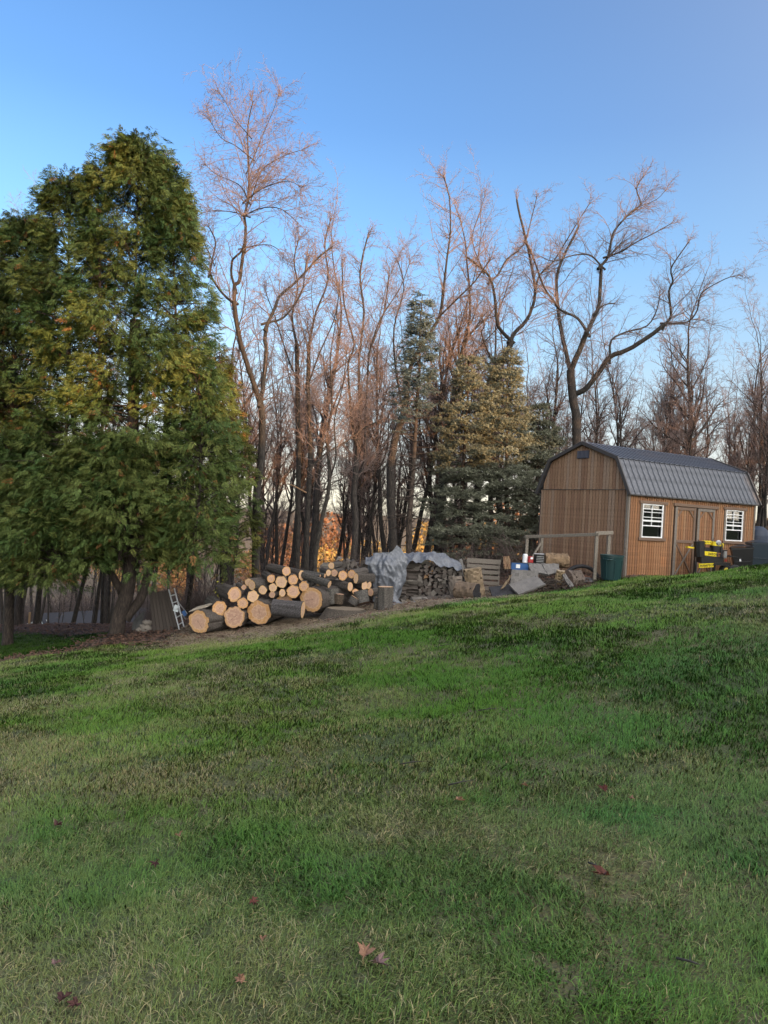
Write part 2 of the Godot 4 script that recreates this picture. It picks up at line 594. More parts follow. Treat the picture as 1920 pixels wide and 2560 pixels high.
func make_grass() -> void:
	var bands := [[1.6, 4.6, 620.0, 26, 0.06, 0.066, 0.0019, 0], [4.0, 8.6, 330.0, 28, 0.075, 0.064, 0.0025, 1], [7.6, 14.5, 190.0, 30, 0.10, 0.064, 0.0034, 2], [13.0, 25.5, 110.0, 32, 0.13, 0.062, 0.0048, 3]]
	var names := ["short green lawn grass at the photographer's feet", "green lawn grass in the middle of the slope", "green lawn grass on the upper slope", "green lawn grass along the far edge of the lawn"]
	var dry_names := ["dry straw-coloured grass blades in the near lawn", "dry straw-coloured grass blades in the middle of the lawn", "dry straw-coloured grass blades on the upper slope", "dry straw-coloured grass along the far edge of the lawn"]
	for b in bands:
		var greens := []
		var straws := []
		for k in 1:
			greens.append(tuft(b[3], b[4], b[5], b[6], 0.9))
			straws.append(tuft(int(b[3] * 0.5), b[4] * 1.2, b[5] * 0.68, b[6] * 0.9, 1.35))
		var gx := [[]]
		var gc := [[]]
		var sx := [[]]
		var sc := [[]]
		var half := 0.64
		var area: float = half * (b[1] * b[1] - b[0] * b[0]) + (b[1] - b[0]) * 0.8
		var count := int(area * b[2])
		for k in count:
			var d := sqrt(lerpf(b[0] * b[0], b[1] * b[1], rng.randf()))
			var x := rng.randf_range(-half, half) * d + rng.randf_range(-0.4, 0.4)
			var z := -d
			if rng.randf() > smoothstep(b[0] - 0.01, b[0] + (0.02 if b[7] == 0 else b[0] * 0.14), d) or rng.randf() < smoothstep(b[1] * 0.9, b[1] + 0.01, d):
				continue
			if rng.randf() > lawn_mask(x, z):
				continue
			var dry := dryness(x, z)
			var p := Vector3(x, ground(x, z), z)
			var deep := clampf(0.5 + patch_noise.get_noise_2d(x * 3.1 + 300.0, z * 3.1) * 1.6, 0, 1)
			var c := lin(.092, .210, .026).lerp(lin(.150, .280, .044), deep)
			c = c.lerp(lin(.098, .228, .058), clampf(patch_noise.get_noise_2d(x * 2.0, z * 2.0 + 500.0) * 2.0, 0, 1))
			c = c.lerp(lin(.26, .285, .105), dry * 0.8)
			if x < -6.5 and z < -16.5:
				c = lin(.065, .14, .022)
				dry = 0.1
			var v := 0
			var comb := patch_noise.get_noise_2d(x * 5.0 + 700.0, z * 5.0) * 6.0 + rng.randfn() * 1.1
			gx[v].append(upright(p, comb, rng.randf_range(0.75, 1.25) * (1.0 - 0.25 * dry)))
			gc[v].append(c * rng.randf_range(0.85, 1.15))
			if rng.randf() < dry * dry * 0.7 + 0.08:
				sx[v].append(upright(p + Vector3(rng.randf_range(-.03, .03), 0, rng.randf_range(-.03, .03)), rng.randf() * TAU, rng.randf_range(0.8, 1.3)))
				sc[v].append(lin(.42, .38, .21).lerp(lin(.28, .255, .13), rng.randf()))
		for v in 1:
			scatter("lawn_grass", names[b[7]], "grass", greens[v], M.blade, gx[v], gc[v])
			scatter("dry_grass", dry_names[b[7]], "grass", straws[v], M.blade, sx[v], sc[v])

func flake_mesh(n: int, spread: float, size: float, curl: float) -> ArrayMesh:
	var mb := MB.new()
	for k in n:
		var p := Vector3(rng.randf_range(-spread, spread), rng.randf_range(0.0, 0.02), rng.randf_range(-spread, spread))
		var g := rng.randf() * TAU
		var a := Vector3(cos(g), rng.randf_range(-.35, .35), sin(g)) * size * rng.randf_range(.5, 1.2)
		var b := Vector3(-sin(g), rng.randf_range(-.35, .35), cos(g)) * size * rng.randf_range(.3, .7)
		var up := Vector3.UP * size * curl
		var tone := rng.randf_range(.55, 1.2)
		mb.col = Color(tone, tone * rng.randf_range(.85, 1.05), tone * rng.randf_range(.8, 1.05))
		mb.quad(p - a + up, p - b, p + a + up * rng.randf(), p + b)
	return mb.mesh()

func make_litter() -> void:
	var chip := flake_mesh(16, 0.16, 0.022, 0.3)
	var leaf := flake_mesh(9, 0.22, 0.05, 0.5)
	var cx := []
	var cc := []
	var lx := []
	var lc := []
	for k in 16000:
		var x := rng.randf_range(-6.0, 6.0)
		var z := lawn_edge(x) + rng.randf_range(-3.0, 1.6)
		if rng.randf() < chip_mask(x, z) * 0.9:
			cx.append(upright(on_ground(x, z), rng.randf() * TAU, rng.randf_range(.7, 1.3)))
			cc.append(lin(.62, .52, .37).lerp(lin(.40, .32, .21), rng.randf()))
	for k in 26000:
		var x := rng.randf_range(-18.0, 18.0)
		var z := rng.randf_range(-36.0, -15.5)
		if absf(x) > -z * 0.62 + 1.0:
			continue
		if chip_mask(x, z) > 0.25 and rng.randf() < 0.9:
			continue
		if rng.randf() < (1.0 - lawn_mask(x, z)) * 0.9 or (x < -5.0 and rng.randf() < 0.012):
			lx.append(upright(on_ground(x, z), rng.randf() * TAU, rng.randf_range(.7, 1.4)))
			lc.append(lin(.20, .105, .062).lerp(lin(.13, .085, .062), rng.randf()))
	scatter("wood_chips", "pale sawdust and wood chips strewn in front of the log pile", "wood chips", chip, M.dry_leaf, cx, cc)
	scatter("leaf_litter", "brown fallen leaves carpeting the ground under the trees", "leaf litter", leaf, M.dry_leaf, lx, lc)

# ---------------------------------------------------------------- shed
const SHED_AT := Vector3(7.05, 0.02, -21.58)
const SHED_YAW := 0.536
const SHED_L := 6.08
const SHED_W := 3.7

func gambrel(b: float) -> float:
	var q := minf(b, SHED_W - b)
	return lerpf(2.60, 3.60, q / 0.46) if q < 0.46 else lerpf(3.60, 4.11, (q - 0.46) / 1.39)

func at_shed(a: float, h: float, out: float) -> Vector3:
	return SHED_AT + Basis(Vector3.UP, SHED_YAW) * Vector3(a, h, out)

func beam_between(a: Vector3, b: Vector3, w: float, th: float, side: Vector3) -> Array:
	# transform with local y along a-b and local z close to side, and its size
	var y := (b - a).normalized()
	var x := y.cross(side).normalized()
	return [Transform3D(Basis(x, y, x.cross(y)), (a + b) * 0.5), Vector3(w, a.distance_to(b), th)]

func stick(parent: Node, called: String, material: Material, a: Vector3, b: Vector3, w: float, th: float, side := Vector3.BACK, ch := 0.006) -> MeshInstance3D:
	var q := beam_between(a, b, w, th, side)
	var mb := MB.new()
	mb.cbox(Transform3D(), q[1], ch)
	var o := part(mb, called, material, parent)
	o.transform = q[0]
	return o

func make_shed() -> void:
	var s := thing("garden_shed", "brown wooden barn-roofed shed with two white windows and grey metal roof", "shed", SHED_AT)
	s.rotation.y = SHED_YAW
	var wins := [[0.62, 1.53, 1.30, 2.30], [4.55, 5.44, 1.31, 2.31]]
	# sheathing behind the boards, with the openings left open
	var mb := MB.new()
	var t := 0.03
	var z := -0.045
	for r in [[0.0, 0.62, 0.0, 2.6], [1.53, 2.07, 0.0, 2.6], [3.98, 4.55, 0.0, 2.6], [5.44, 6.08, 0.0, 2.6], [2.07, 3.98, 2.29, 2.6], [0.62, 1.53, 0.0, 1.30], [0.62, 1.53, 2.30, 2.6], [4.55, 5.44, 0.0, 1.31], [4.55, 5.44, 2.31, 2.6], [2.07, 3.98, 0.0, 2.29]]:
		mb.bx(Vector3((r[0] + r[1]) / 2, (r[2] + r[3]) / 2, z - (0.012 if r[0] == 2.07 and r[2] == 0.0 else 0.0)), Vector3(r[1] - r[0], r[3] - r[2], t))
	mb.bx(Vector3(SHED_L / 2, 1.3, -SHED_W + 0.02), Vector3(SHED_L, 2.6, 0.04))
	var prof := [Vector2(0.06, 0.0), Vector2(0.06, 2.60), Vector2(0.5, 3.56), Vector2(1.85, 4.06), Vector2(3.2, 3.56), Vector2(3.64, 2.60), Vector2(3.64, 0.0)]
	for x in [0.045, SHED_L - 0.02]:
		for k in range(1, prof.size() - 1):
			var a := Vector3(x, prof[0].y, -prof[0].x)
			var b := Vector3(x, prof[k].y, -prof[k].x)
			var c := Vector3(x, prof[k + 1].y, -prof[k + 1].x)
			mb.tri(a, c, b)
	part(mb, "wall", M.dark, s)
	var fl := MB.new()
	fl.bx(Vector3(SHED_L / 2, 0.12, -SHED_W / 2), Vector3(SHED_L - 0.1, 0.06, SHED_W - 0.12))
	part(fl, "shed_floor", M.old_wood, s)
	# long side boards
	var pitch := SHED_L / 60.0
	var cache := {}
	for k in 60:
		var x := (k + 0.5) * pitch
		var segs := [[0.05, 2.60]]
		for wn in wins:
			if x > wn[0] - 0.02 and x < wn[1] + 0.02:
				segs = [[0.05, wn[2] - 0.02], [wn[3] + 0.02, 2.60]]
		if x > 2.05 and x < 4.0:
			segs = [[2.29, 2.60]]
		for sg in segs:
			var h: float = sg[1] - sg[0]
			var key := "%.2f" % h
			if not cache.has(key):
				var bm := MB.new()
				bm.cbox(Transform3D(), Vector3(pitch - 0.017, h, 0.022), 0.003)
				cache[key] = bm.mesh()
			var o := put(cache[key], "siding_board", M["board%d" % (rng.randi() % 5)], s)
			o.position = Vector3(x, (sg[0] + sg[1]) / 2, -0.012 + rng.randf_range(-.0015, .0015))
	# gable end boards, lower and upper tiers
	var gp := SHED_W / 29.0
	for k in 29:
		var b := (k + 0.5) * gp
		var w := gp - 0.022
		var lo := MB.new()
		if not cache.has("gable"):
			lo.cbox(Transform3D(), Vector3(0.022, 2.60, w), 0.004)
			cache["gable"] = lo.mesh()
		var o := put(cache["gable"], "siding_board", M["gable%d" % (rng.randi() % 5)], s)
		o.position = Vector3(0.012 + rng.randf_range(-.0015, .0015), 1.36, -b)
		var h0 := gambrel(clampf(b - w / 2, 0.0, SHED_W)) - 0.03
		var h1 := gambrel(clampf(b + w / 2, 0.0, SHED_W)) - 0.03
		var up := MB.new()
		var y0 := 2.675
		if minf(h0, h1) > y0 + 0.02:
			var zf := -b + w / 2
			var zb := -b - w / 2
			up.hexa([Vector3(-0.004, y0, zf), Vector3(0.022, y0, zf), Vector3(0.022, y0, zb), Vector3(-0.004, y0, zb), Vector3(-0.004, h0, zf), Vector3(0.022, h0, zf), Vector3(0.022, h1, zb), Vector3(-0.004, h1, zb)])
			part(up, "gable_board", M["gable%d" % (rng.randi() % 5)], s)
	stick(s, "belt_flashing", M.fascia, Vector3(-0.006, 2.667, 0.0), Vector3(-0.006, 2.667, -SHED_W), 0.018, 0.02, Vector3.LEFT, 0.003)
	stick(s, "corner_trim", M.trim_grey, Vector3(0.03, 0.04, 0.012), Vector3(0.03, 2.58, 0.012), 0.07, 0.024)
	stick(s, "corner_trim", M.trim_grey, Vector3(-0.012, 0.04, -0.03), Vector3(-0.012, 2.64, -0.03), 0.06, 0.022, Vector3.LEFT)
	stick(s, "corner_trim", M.trim_grey, Vector3(SHED_L - 0.03, 0.04, 0.012), Vector3(SHED_L - 0.03, 2.58, 0.012), 0.07, 0.024)
	# skids under the floor
	for zz in [-0.25, -1.85, -3.45]:
		stick(s, "skid", M.old_wood, Vector3(0.02, -0.03, zz), Vector3(SHED_L - 0.02, -0.03, zz), 0.1, 0.14, Vector3.UP)
	# roof: ribbed metal panels on four slopes
	var slopes := [[Vector2(0.10, 2.545), Vector2(-0.455, 3.625)], [Vector2(-0.41, 3.60), Vector2(-1.85, 4.135)], [Vector2(-3.29, 3.60), Vector2(-1.85, 4.135)], [Vector2(-3.80, 2.545), Vector2(-3.245, 3.625)]]
	var rp := 6.24 / 27.0
	for q in 4:
		var lo: Vector2 = slopes[q][0]
		var hi: Vector2 = slopes[q][1]
		var len2 := lo.distance_to(hi)
		var pm := MB.new()
		pm.bx(Vector3.ZERO, Vector3(rp - 0.002, len2, 0.006))
		pm.prism(Transform3D(Basis(), Vector3(-rp / 2 + 0.02, 0, 0.003)), [Vector2(-0.022, 0.0), Vector2(-0.011, 0.022), Vector2(0.011, 0.022), Vector2(0.022, 0.0)], -len2 / 2, len2 / 2)
		var pmesh := pm.mesh()
		var yv := Vector3(0, hi.y - lo.y, hi.x - lo.x).normalized()
		var flip := q >= 2
		var xv := Vector3.LEFT if flip else Vector3.RIGHT
		var zv := xv.cross(yv)
		for k in 27:
			var o := put(pmesh, "roof_panel", M.metal_roof, s)
			o.transform = Transform3D(Basis(xv, yv, zv), Vector3(-0.08 + (k + 0.5) * rp, (lo.y + hi.y) / 2, (lo.x + hi.x) / 2))
	for sd in [-1, 1]:
		var a := Vector3(-0.09, 4.15, -1.85)
		var b := Vector3(SHED_L + 0.09, 4.15, -1.85)
		var d := Vector3(0, -0.055, sd * 0.15)
		var cap := MB.new()
		cap.quad(a, a + d, b + d, b)
		cap.quad(a + Vector3(0, -.006, 0), b + Vector3(0, -.006, 0), b + d + Vector3(0, -.006, 0), a + d + Vector3(0, -.006, 0))
		part(cap, "ridge_cap", M.metal_roof, s)
	for x in [-0.095, SHED_L + 0.095]:
		var pts := [Vector3(x, 2.52, 0.115), Vector3(x, 3.60, -0.43), Vector3(x, 4.115, -1.85), Vector3(x, 3.60, -3.27), Vector3(x, 2.52, -3.815)]
		for k in 4:
			stick(s, "rake_trim", M.fascia, pts[k], pts[k + 1], 0.115, 0.05, Vector3.RIGHT, 0.008)
	stick(s, "eave_trim", M.fascia, Vector3(-0.08, 2.535, 0.07), Vector3(SHED_L + 0.08, 2.535, 0.07), 0.05, 0.05, Vector3.BACK)
	# louvred vent
	var v := MB.new()
	v.bx(Vector3(-0.02, 3.755, -1.85), Vector3(0.03, 0.24, 0.48))
	var vo := part(v, "gable_vent", M.vent, s)
	for k in 3:
		var lv := MB.new()
		lv.box(Transform3D(Basis(Vector3.UP, 0.35), Vector3(-0.042, 3.755, -1.85 + (k - 1) * 0.155)), Vector3(0.01, 0.2, 0.13))
		part(lv, "louvre", M.vent, vo)
	for wn in wins:
		shed_window(s, wn)
	shed_doors(s)

func shed_window(s: Node3D, wn: Array) -> void:
	var w := Node3D.new()
	w.name = "window"
	s.add_child(w, true)
	var x0: float = wn[0]
	var x1: float = wn[1]
	var y0: float = wn[2]
	var y1: float = wn[3]
	var xc := (x0 + x1) / 2
	var bar := func(a: Vector2, b: Vector2, wd: float, zz: float, called: String) -> void:
		stick(w, called, M.white, Vector3(a.x, a.y, zz), Vector3(b.x, b.y, zz), wd, 0.03, Vector3.BACK, 0.004)
	bar.call(Vector2(x0 + .018, y0), Vector2(x0 + .018, y1), 0.036, 0.004, "frame")
	bar.call(Vector2(x1 - .024, y0), Vector2(x1 - .024, y1), 0.048, 0.004, "frame")
	bar.call(Vector2(x0 + .037, y1 - .018), Vector2(x1 - .049, y1 - .018), 0.036, 0.003, "frame")
	bar.call(Vector2(x0 + .037, y0 + .018), Vector2(x1 - .049, y0 + .018), 0.036, 0.003, "frame")
	for f in [[0.85, .028], [0.755, .02], [0.605, .02], [0.50, .05], [0.355, .034]]:
		var y: float = lerpf(y0, y1, f[0])
		bar.call(Vector2(x0 + .037, y), Vector2(x1 - .049, y), f[1], -0.016, "sash_rail")
	bar.call(Vector2(xc, lerpf(y0, y1, .36)), Vector2(xc, y1 - .037), 0.022, -0.030, "muntin")
	var g := MB.new()
	g.bx(Vector3(xc, (y0 + y1) / 2, -0.052), Vector3(x1 - x0, y1 - y0, 0.004))
	part(g, "pane", M.glass, w)
	# weathered trim round it
	stick(s, "window_trim", M.trim_grey, Vector3(x0 - .045, y0, .011), Vector3(x0 - .045, y1, .011), 0.085, 0.022)
	stick(s, "window_trim", M.trim, Vector3(x1 + .045, y0, .011), Vector3(x1 + .045, y1, .011), 0.085, 0.022)
	stick(s, "window_header", M.trim, Vector3(x0 - .15, y1 + .045, .02), Vector3(x1 + .17, y1 + .045, .02), 0.088, 0.038)
	stick(s, "window_sill", M.trim, Vector3(x0 - .13, y0 - .045, .022), Vector3(x1 + .14, y0 - .045, .022), 0.086, 0.042)

func shed_doors(s: Node3D) -> void:
	stick(s, "door_header", M.trim, Vector3(1.98, 2.345, .022), Vector3(4.12, 2.335, .022), 0.09, 0.042)
	for q in [[2.075, 3.05, true], [3.14, 3.98, false]]:
		var d := Node3D.new()
		d.name = "door"
		s.add_child(d, true)
		var x0: float = q[0]
		var x1: float = q[1]
		var n := int((x1 - x0) / 0.105)
		var bp := (x1 - x0) / n
		for k in n:
			var bm := MB.new()
			bm.cbox(Transform3D(), Vector3(bp - 0.015, 2.16, 0.02), 0.003)
			var o := part(bm, "door_board", M["board%d" % (rng.randi() % 5)], d)
			o.position = Vector3(x0 + (k + .5) * bp, 1.195, -0.016)
		var f := 0.007
		var left: Material = M.trim_grey
		var right: Material = M.trim if q[2] else M.trim_grey
		stick(d, "stile", left, Vector3(x0 + .055, .11, f), Vector3(x0 + .055, 2.28, f), 0.108, 0.024)
		stick(d, "stile", right, Vector3(x1 - .048, .11, f), Vector3(x1 - .048, 2.28, f), 0.092, 0.024)
		for y in [2.235, 1.23, 0.17]:
			stick(d, "rail", M.trim if q[2] or y < 2.0 else M.trim_grey, Vector3(x0 + .110, y, f), Vector3(x1 - .095, y, f), 0.092, 0.022)
		for sgn in [-1.0, 1.0]:
			var cx := (x0 + .11) if sgn < 0 else (x1 - .095)
			stick(d, "corner_brace", M.trim, Vector3(cx, 1.98, f + .002), Vector3(cx - sgn * .21, 2.19, f + .002), 0.05, 0.02)
		stick(d, "cross_brace", M.trim, Vector3(x0 + .12, 1.16, f), Vector3(x1 - .11, .24, f), 0.055, 0.02)
		stick(d, "cross_brace", M.trim_grey, Vector3(x0 + .12, .24, f + .021), Vector3(x1 - .11, 1.16, f + .021), 0.055, 0.02)
	var h := MB.new()
	h.tube([Vector3(3.19, 1.30, .03), Vector3(3.19, 1.30, .06), Vector3(3.19, 1.18, .06), Vector3(3.19, 1.18, .03)], [.012, .012, .012, .012], 6, false, true)
	part(h, "door_handle", M.black, s)

# ---------------------------------------------------------------- trees
func rand_dir() -> Vector3:
	return Vector3(rng.randfn(), rng.randfn(), rng.randfn()).normalized()

func smooth_path(p: Array, sub: int) -> Array:
	var out := []
	for k in p.size() - 1:
		var a: Vector3 = p[maxi(k - 1, 0)]
		var b: Vector3 = p[k]
		var c: Vector3 = p[k + 1]
		var d: Vector3 = p[mini(k + 2, p.size() - 1)]
		for s in sub:
			out.append(b.cubic_interpolate(c, a, d, float(s) / sub))
	out.append(p[p.size() - 1])
	return out

# one branch and everything that grows from it; level 0 trunk .. 4 finest twig
func grow(wood: MB, fine: MB, p: Vector3, d: Vector3, length: float, r: float, level: int, g: Dictionary) -> void:
	var segs: int = [9, 6, 4, 3, 2][level]
	var sides: int = [8, 6, 4, 3, 3][level]
	var pts := [p]
	var rad := [r]
	var dirs := [d]
	var q := p
	var dir := d
	var wig: float = g.wiggle[level]
	var up: float = g.up[level]
	for k in segs:
		dir = (dir + rand_dir() * wig + Vector3.UP * up).normalized()
		q += dir * length / segs
		pts.append(q)
		dirs.append(dir)
		rad.append(r * lerpf(1.0, g.taper[level], float(k + 1) / segs))
	var mb := wood if level <= 1 else fine
	mb.col = (g.bark as Color).lerp(g.twig, clampf(level / 3.0, 0, 1)) * rng.randf_range(.8, 1.15)
	mb.tube(pts, rad, sides, level >= 2)
	if level >= int(g.depth):
		return
	var kids := int(round(g.kids[level] * rng.randf_range(.8, 1.2)))
	for k in kids:
		var f := lerpf(g.from[level], 1.0, (k + rng.randf()) / kids)
		var x := f * segs
		var i := mini(int(x), segs - 1)
		var at: Vector3 = pts[i].lerp(pts[i + 1], x - i)
		var rr: float = lerpf(rad[i], rad[i + 1], x - i)
		var side := rand_dir()
		side = (side - dirs[i] * side.dot(dirs[i])).normalized()
		var a: float = g.angle[level] * rng.randf_range(.7, 1.25)
		var nd: Vector3 = (dirs[i] * cos(a) + side * sin(a)).normalized()
		var ln: float = length * g.ratio[level] * rng.randf_range(.55, 1.15) * lerpf(1.0, g.short[level], f)
		grow(wood, fine, at, nd, ln, maxf(minf(rr * 0.7, r * g.thin[level]), .0045), level + 1, g)
	if level <= 1:
		grow(wood, fine, q, dir, length * 0.4, rad[segs], level + 1, g)

func habit(kind: String) -> Dictionary:
	var g := {"depth": 4, "wiggle": [.09, .22, .28, .32, .35], "up": [.03, .08, .06, .04, .0], "taper": [.22, .25, .25, .25, .2], "kids": [19, 10, 9, 5], "from": [.45, .2, .15, .1], "angle": [.75, .75, .75, .7], "ratio": [.42, .45, .5, .5], "short": [.45, .6, .6, .7], "thin": [.34, .45, .5, .6], "bark": lin(.088, .074, .062), "twig": lin(.215, .155, .135)}
	if kind == "upright":
		g.angle = [.62, .75, .8, .75]
		g.up = [.05, .09, .03, .0, -.02]
		g.kids = [19, 10, 9, 4]
		g.from = [.48, .25, .15, .1]
		g.ratio = [.34, .45, .5, .5]
	elif kind == "willow":
		g.up = [.02, .05, .0, -.05, -.12]
		g.kids = [10, 9, 8, 4]
		g.wiggle = [.1, .22, .28, .3, .34]
	elif kind == "sapling":
		g.depth = 3
		g.kids = [14, 6, 4, 0]
		g.angle = [.6, .6, .6, .6]
		g.up = [.05, .1, .08, .04, .0]
	return g

func bare_meshes(height: float, r: float, g: Dictionary, lean: Vector3, forks := 1) -> Array:
	var wood := MB.new()
	var fine := MB.new()
	for k in forks:
		var d := (Vector3.UP + lean + (Vector3(cos(k * 2.4), 0, sin(k * 2.4)) * 0.16 if forks > 1 else Vector3.ZERO)).normalized()
		grow(wood, fine, Vector3(0, -0.25, 0) + (Vector3(cos(k * 2.4), 0, sin(k * 2.4)) * r * 0.6 if forks > 1 else Vector3.ZERO), d, height * 0.8 * (1.0 - 0.12 * k), r / sqrt(forks), 0, g)
	return [wood.mesh(), fine.mesh()]

func bare_tree(called: String, label: String, meshes: Array, at: Vector3, turn: float, sc: float, group: String) -> Node3D:
	var o := thing(called, label, "tree", at, group)
	o.rotation.y = turn
	o.scale = Vector3.ONE * sc
	put(meshes[0], "trunk", M.bark, o)
	put(meshes[1], "crown", M.twig, o)
	return o

# a tree whose main limbs were traced: limbs are [start radius px, end radius px, depth drift, twig density, [px, py], ...]
func traced_tree(called: String, label: String, d: float, limbs: Array, g: Dictionary, group := "", foot_y := 0.0) -> Node3D:
	var first: Array = limbs[0]
	var b0 := spot(first[4][0], first[4][1], d)
	var base := on_ground(b0.x, b0.z)
	var o := thing(called, label, "tree", base, group)
	var wood := MB.new()
	var fine := MB.new()
	var ppm := d / FOCAL
	for li in limbs.size():
		var L: Array = limbs[li]
		var pts := []
		var n := L.size() - 4
		for k in n:
			var f := float(k) / maxf(n - 1, 1)
			var drift: float = L[2] * f
			pts.append(spot(L[4 + k][0], L[4 + k][1], d + drift) - base)
		if li == 0:
			var lowest: Vector3 = pts[0]
			if lowest.y > -0.1:
				pts.push_front(Vector3(lowest.x - (pts[1].x - lowest.x) * 0.3, -0.3, lowest.z))
		if li > 0:
			pts.push_front(pts[0] + (pts[0] - pts[1]).limit_length(.22))
		var sm := smooth_path(pts, 3)
		var m := sm.size()
		var rad := []
		var total := 0.0
		for k in m:
			var f := float(k) / (m - 1)
			var rr: float = maxf(lerpf(L[0], L[1], pow(f, 0.8)) * 0.6, 0.7) * ppm
			if li == 0 and k < 3:
				rr *= 1.0 + 0.22 * (3 - k) / 3.0
			rad.append(rr)
			if k:
				total += sm[k].distance_to(sm[k - 1])
			if k > 0 and k < m - 1:
				sm[k] += rand_dir() * rr * 0.12
		wood.col = (g.bark as Color) * rng.randf_range(.85, 1.1)
		wood.tube(sm, rad, 9 if li < 3 else 7, li > 0 and L[1] <= 4.0, not (li > 0 and L[1] <= 4.0))
		# twigs along the limb
		var kids := int(total * L[3] * 3.2)
		for k in kids:
			var f := lerpf(0.12 if li > 0 else 0.55, 1.0, rng.randf())
			var x := f * (m - 1)
			var i := mini(int(x), m - 2)
			var at: Vector3 = sm[i].lerp(sm[i + 1], x - i)
			var dd: Vector3 = (sm[i + 1] - sm[i]).normalized()
			var side := rand_dir()
			side = (side - dd * side.dot(dd)).normalized()
			var a := rng.randf_range(.45, 1.2)
			var nd := (dd * cos(a) + side * sin(a) + Vector3.UP * 0.2).normalized()
			var ln := lerpf(1.0, .42, f) * rng.randf_range(.9, 2.1) * float(g.get("reach", 1.0))
			grow(wood, fine, at, nd, ln, clampf(rad[i] * 0.45, .006, .016), 2, g)
		# the limb runs out into fine twigs
		for k in 4:
			var e: Vector3 = (sm[m - 1] - sm[m - 3]).normalized()
			grow(wood, fine, sm[m - 2], (e + rand_dir() * 0.5).normalized(), rng.randf_range(.25, .6) * float(g.get("reach", 1.0)), .009, 2, g)
	put(wood.mesh(), "trunk", M.bark, o)
	put(fine.mesh(), "crown", M.twig, o)
	return o

# flat drooping spray of scale leaves, stem along +z
func cedar_spray(n: int, l: float) -> ArrayMesh:
	var mb := MB.new()
	for k in n:
		var f := (k + 0.5) / n
		for sd in [-1.0, 1.0]:
			var root := Vector3(0, -0.06 * f * f, f * l * 0.8)
			var ang: float = lerpf(1.0, 0.35, f) * sd + rng.randf_range(-.18, .18)
			var ll := l * lerpf(.46, .26, absf(f - 0.35) * 1.5) * rng.randf_range(.7, 1.25)
			var dir := Vector3(sin(ang), rng.randf_range(-.28, .02), cos(ang)).normalized()
			var side := Vector3(cos(ang), rng.randf_range(-.5, .5), -sin(ang)).normalized() * ll * 0.10
			var tone := rng.randf_range(.45, 1.4)
			mb.col = Color(tone * rng.randf_range(.9, 1.1), tone, tone * rng.randf_range(.85, 1.1))
			var m := root + dir * ll * 0.55 + Vector3.DOWN * ll * 0.04
			mb.quad(root, m - side, root + dir * ll + Vector3.DOWN * ll * 0.16, m + side)
	return mb.mesh()

# short spruce twig set round with needles, stem along +z
func needle_spray(n: int, l: float) -> ArrayMesh:
	var mb := MB.new()
	for arm in 3:
		var ad := Vector3(sin((arm - 1) * 0.75), 0.0, cos((arm - 1) * 0.75))
		var al := l * (1.0 if arm == 1 else 0.62)
		var root := Vector3.ZERO if arm == 1 else Vector3(0, 0, l * 0.25)
		for k in n:
			var f := (k + rng.randf()) / n
			var p := root + ad * al * f
			var o := rand_dir()
			o = (o - ad * o.dot(ad)).normalized()
			if o.y < 0.0 and rng.randf() < 0.5:
				o = -o
			var dir := (o + ad * 0.8).normalized()
			var side := dir.cross(o + rand_dir() * 0.4).normalized() * 0.012
			var tone := rng.randf_range(.7, 1.2)
			mb.col = Color(tone, tone, tone * rng.randf_range(.92, 1.1))
			mb.tri(p - side, p + dir * l * rng.randf_range(.16, .24), p + side)
	return mb.mesh()

func spray_at(p: Vector3, fwd: Vector3, roll: float, s: float) -> Transform3D:
	var z := fwd.normalized()
	var x := Vector3.UP.cross(z)
	x = x.normalized() if x.length() > 0.01 else Vector3.RIGHT
	var b := Basis(x, z.cross(x), z).rotated(z, roll)
	return Transform3D(b.scaled(Vector3.ONE * s), p)

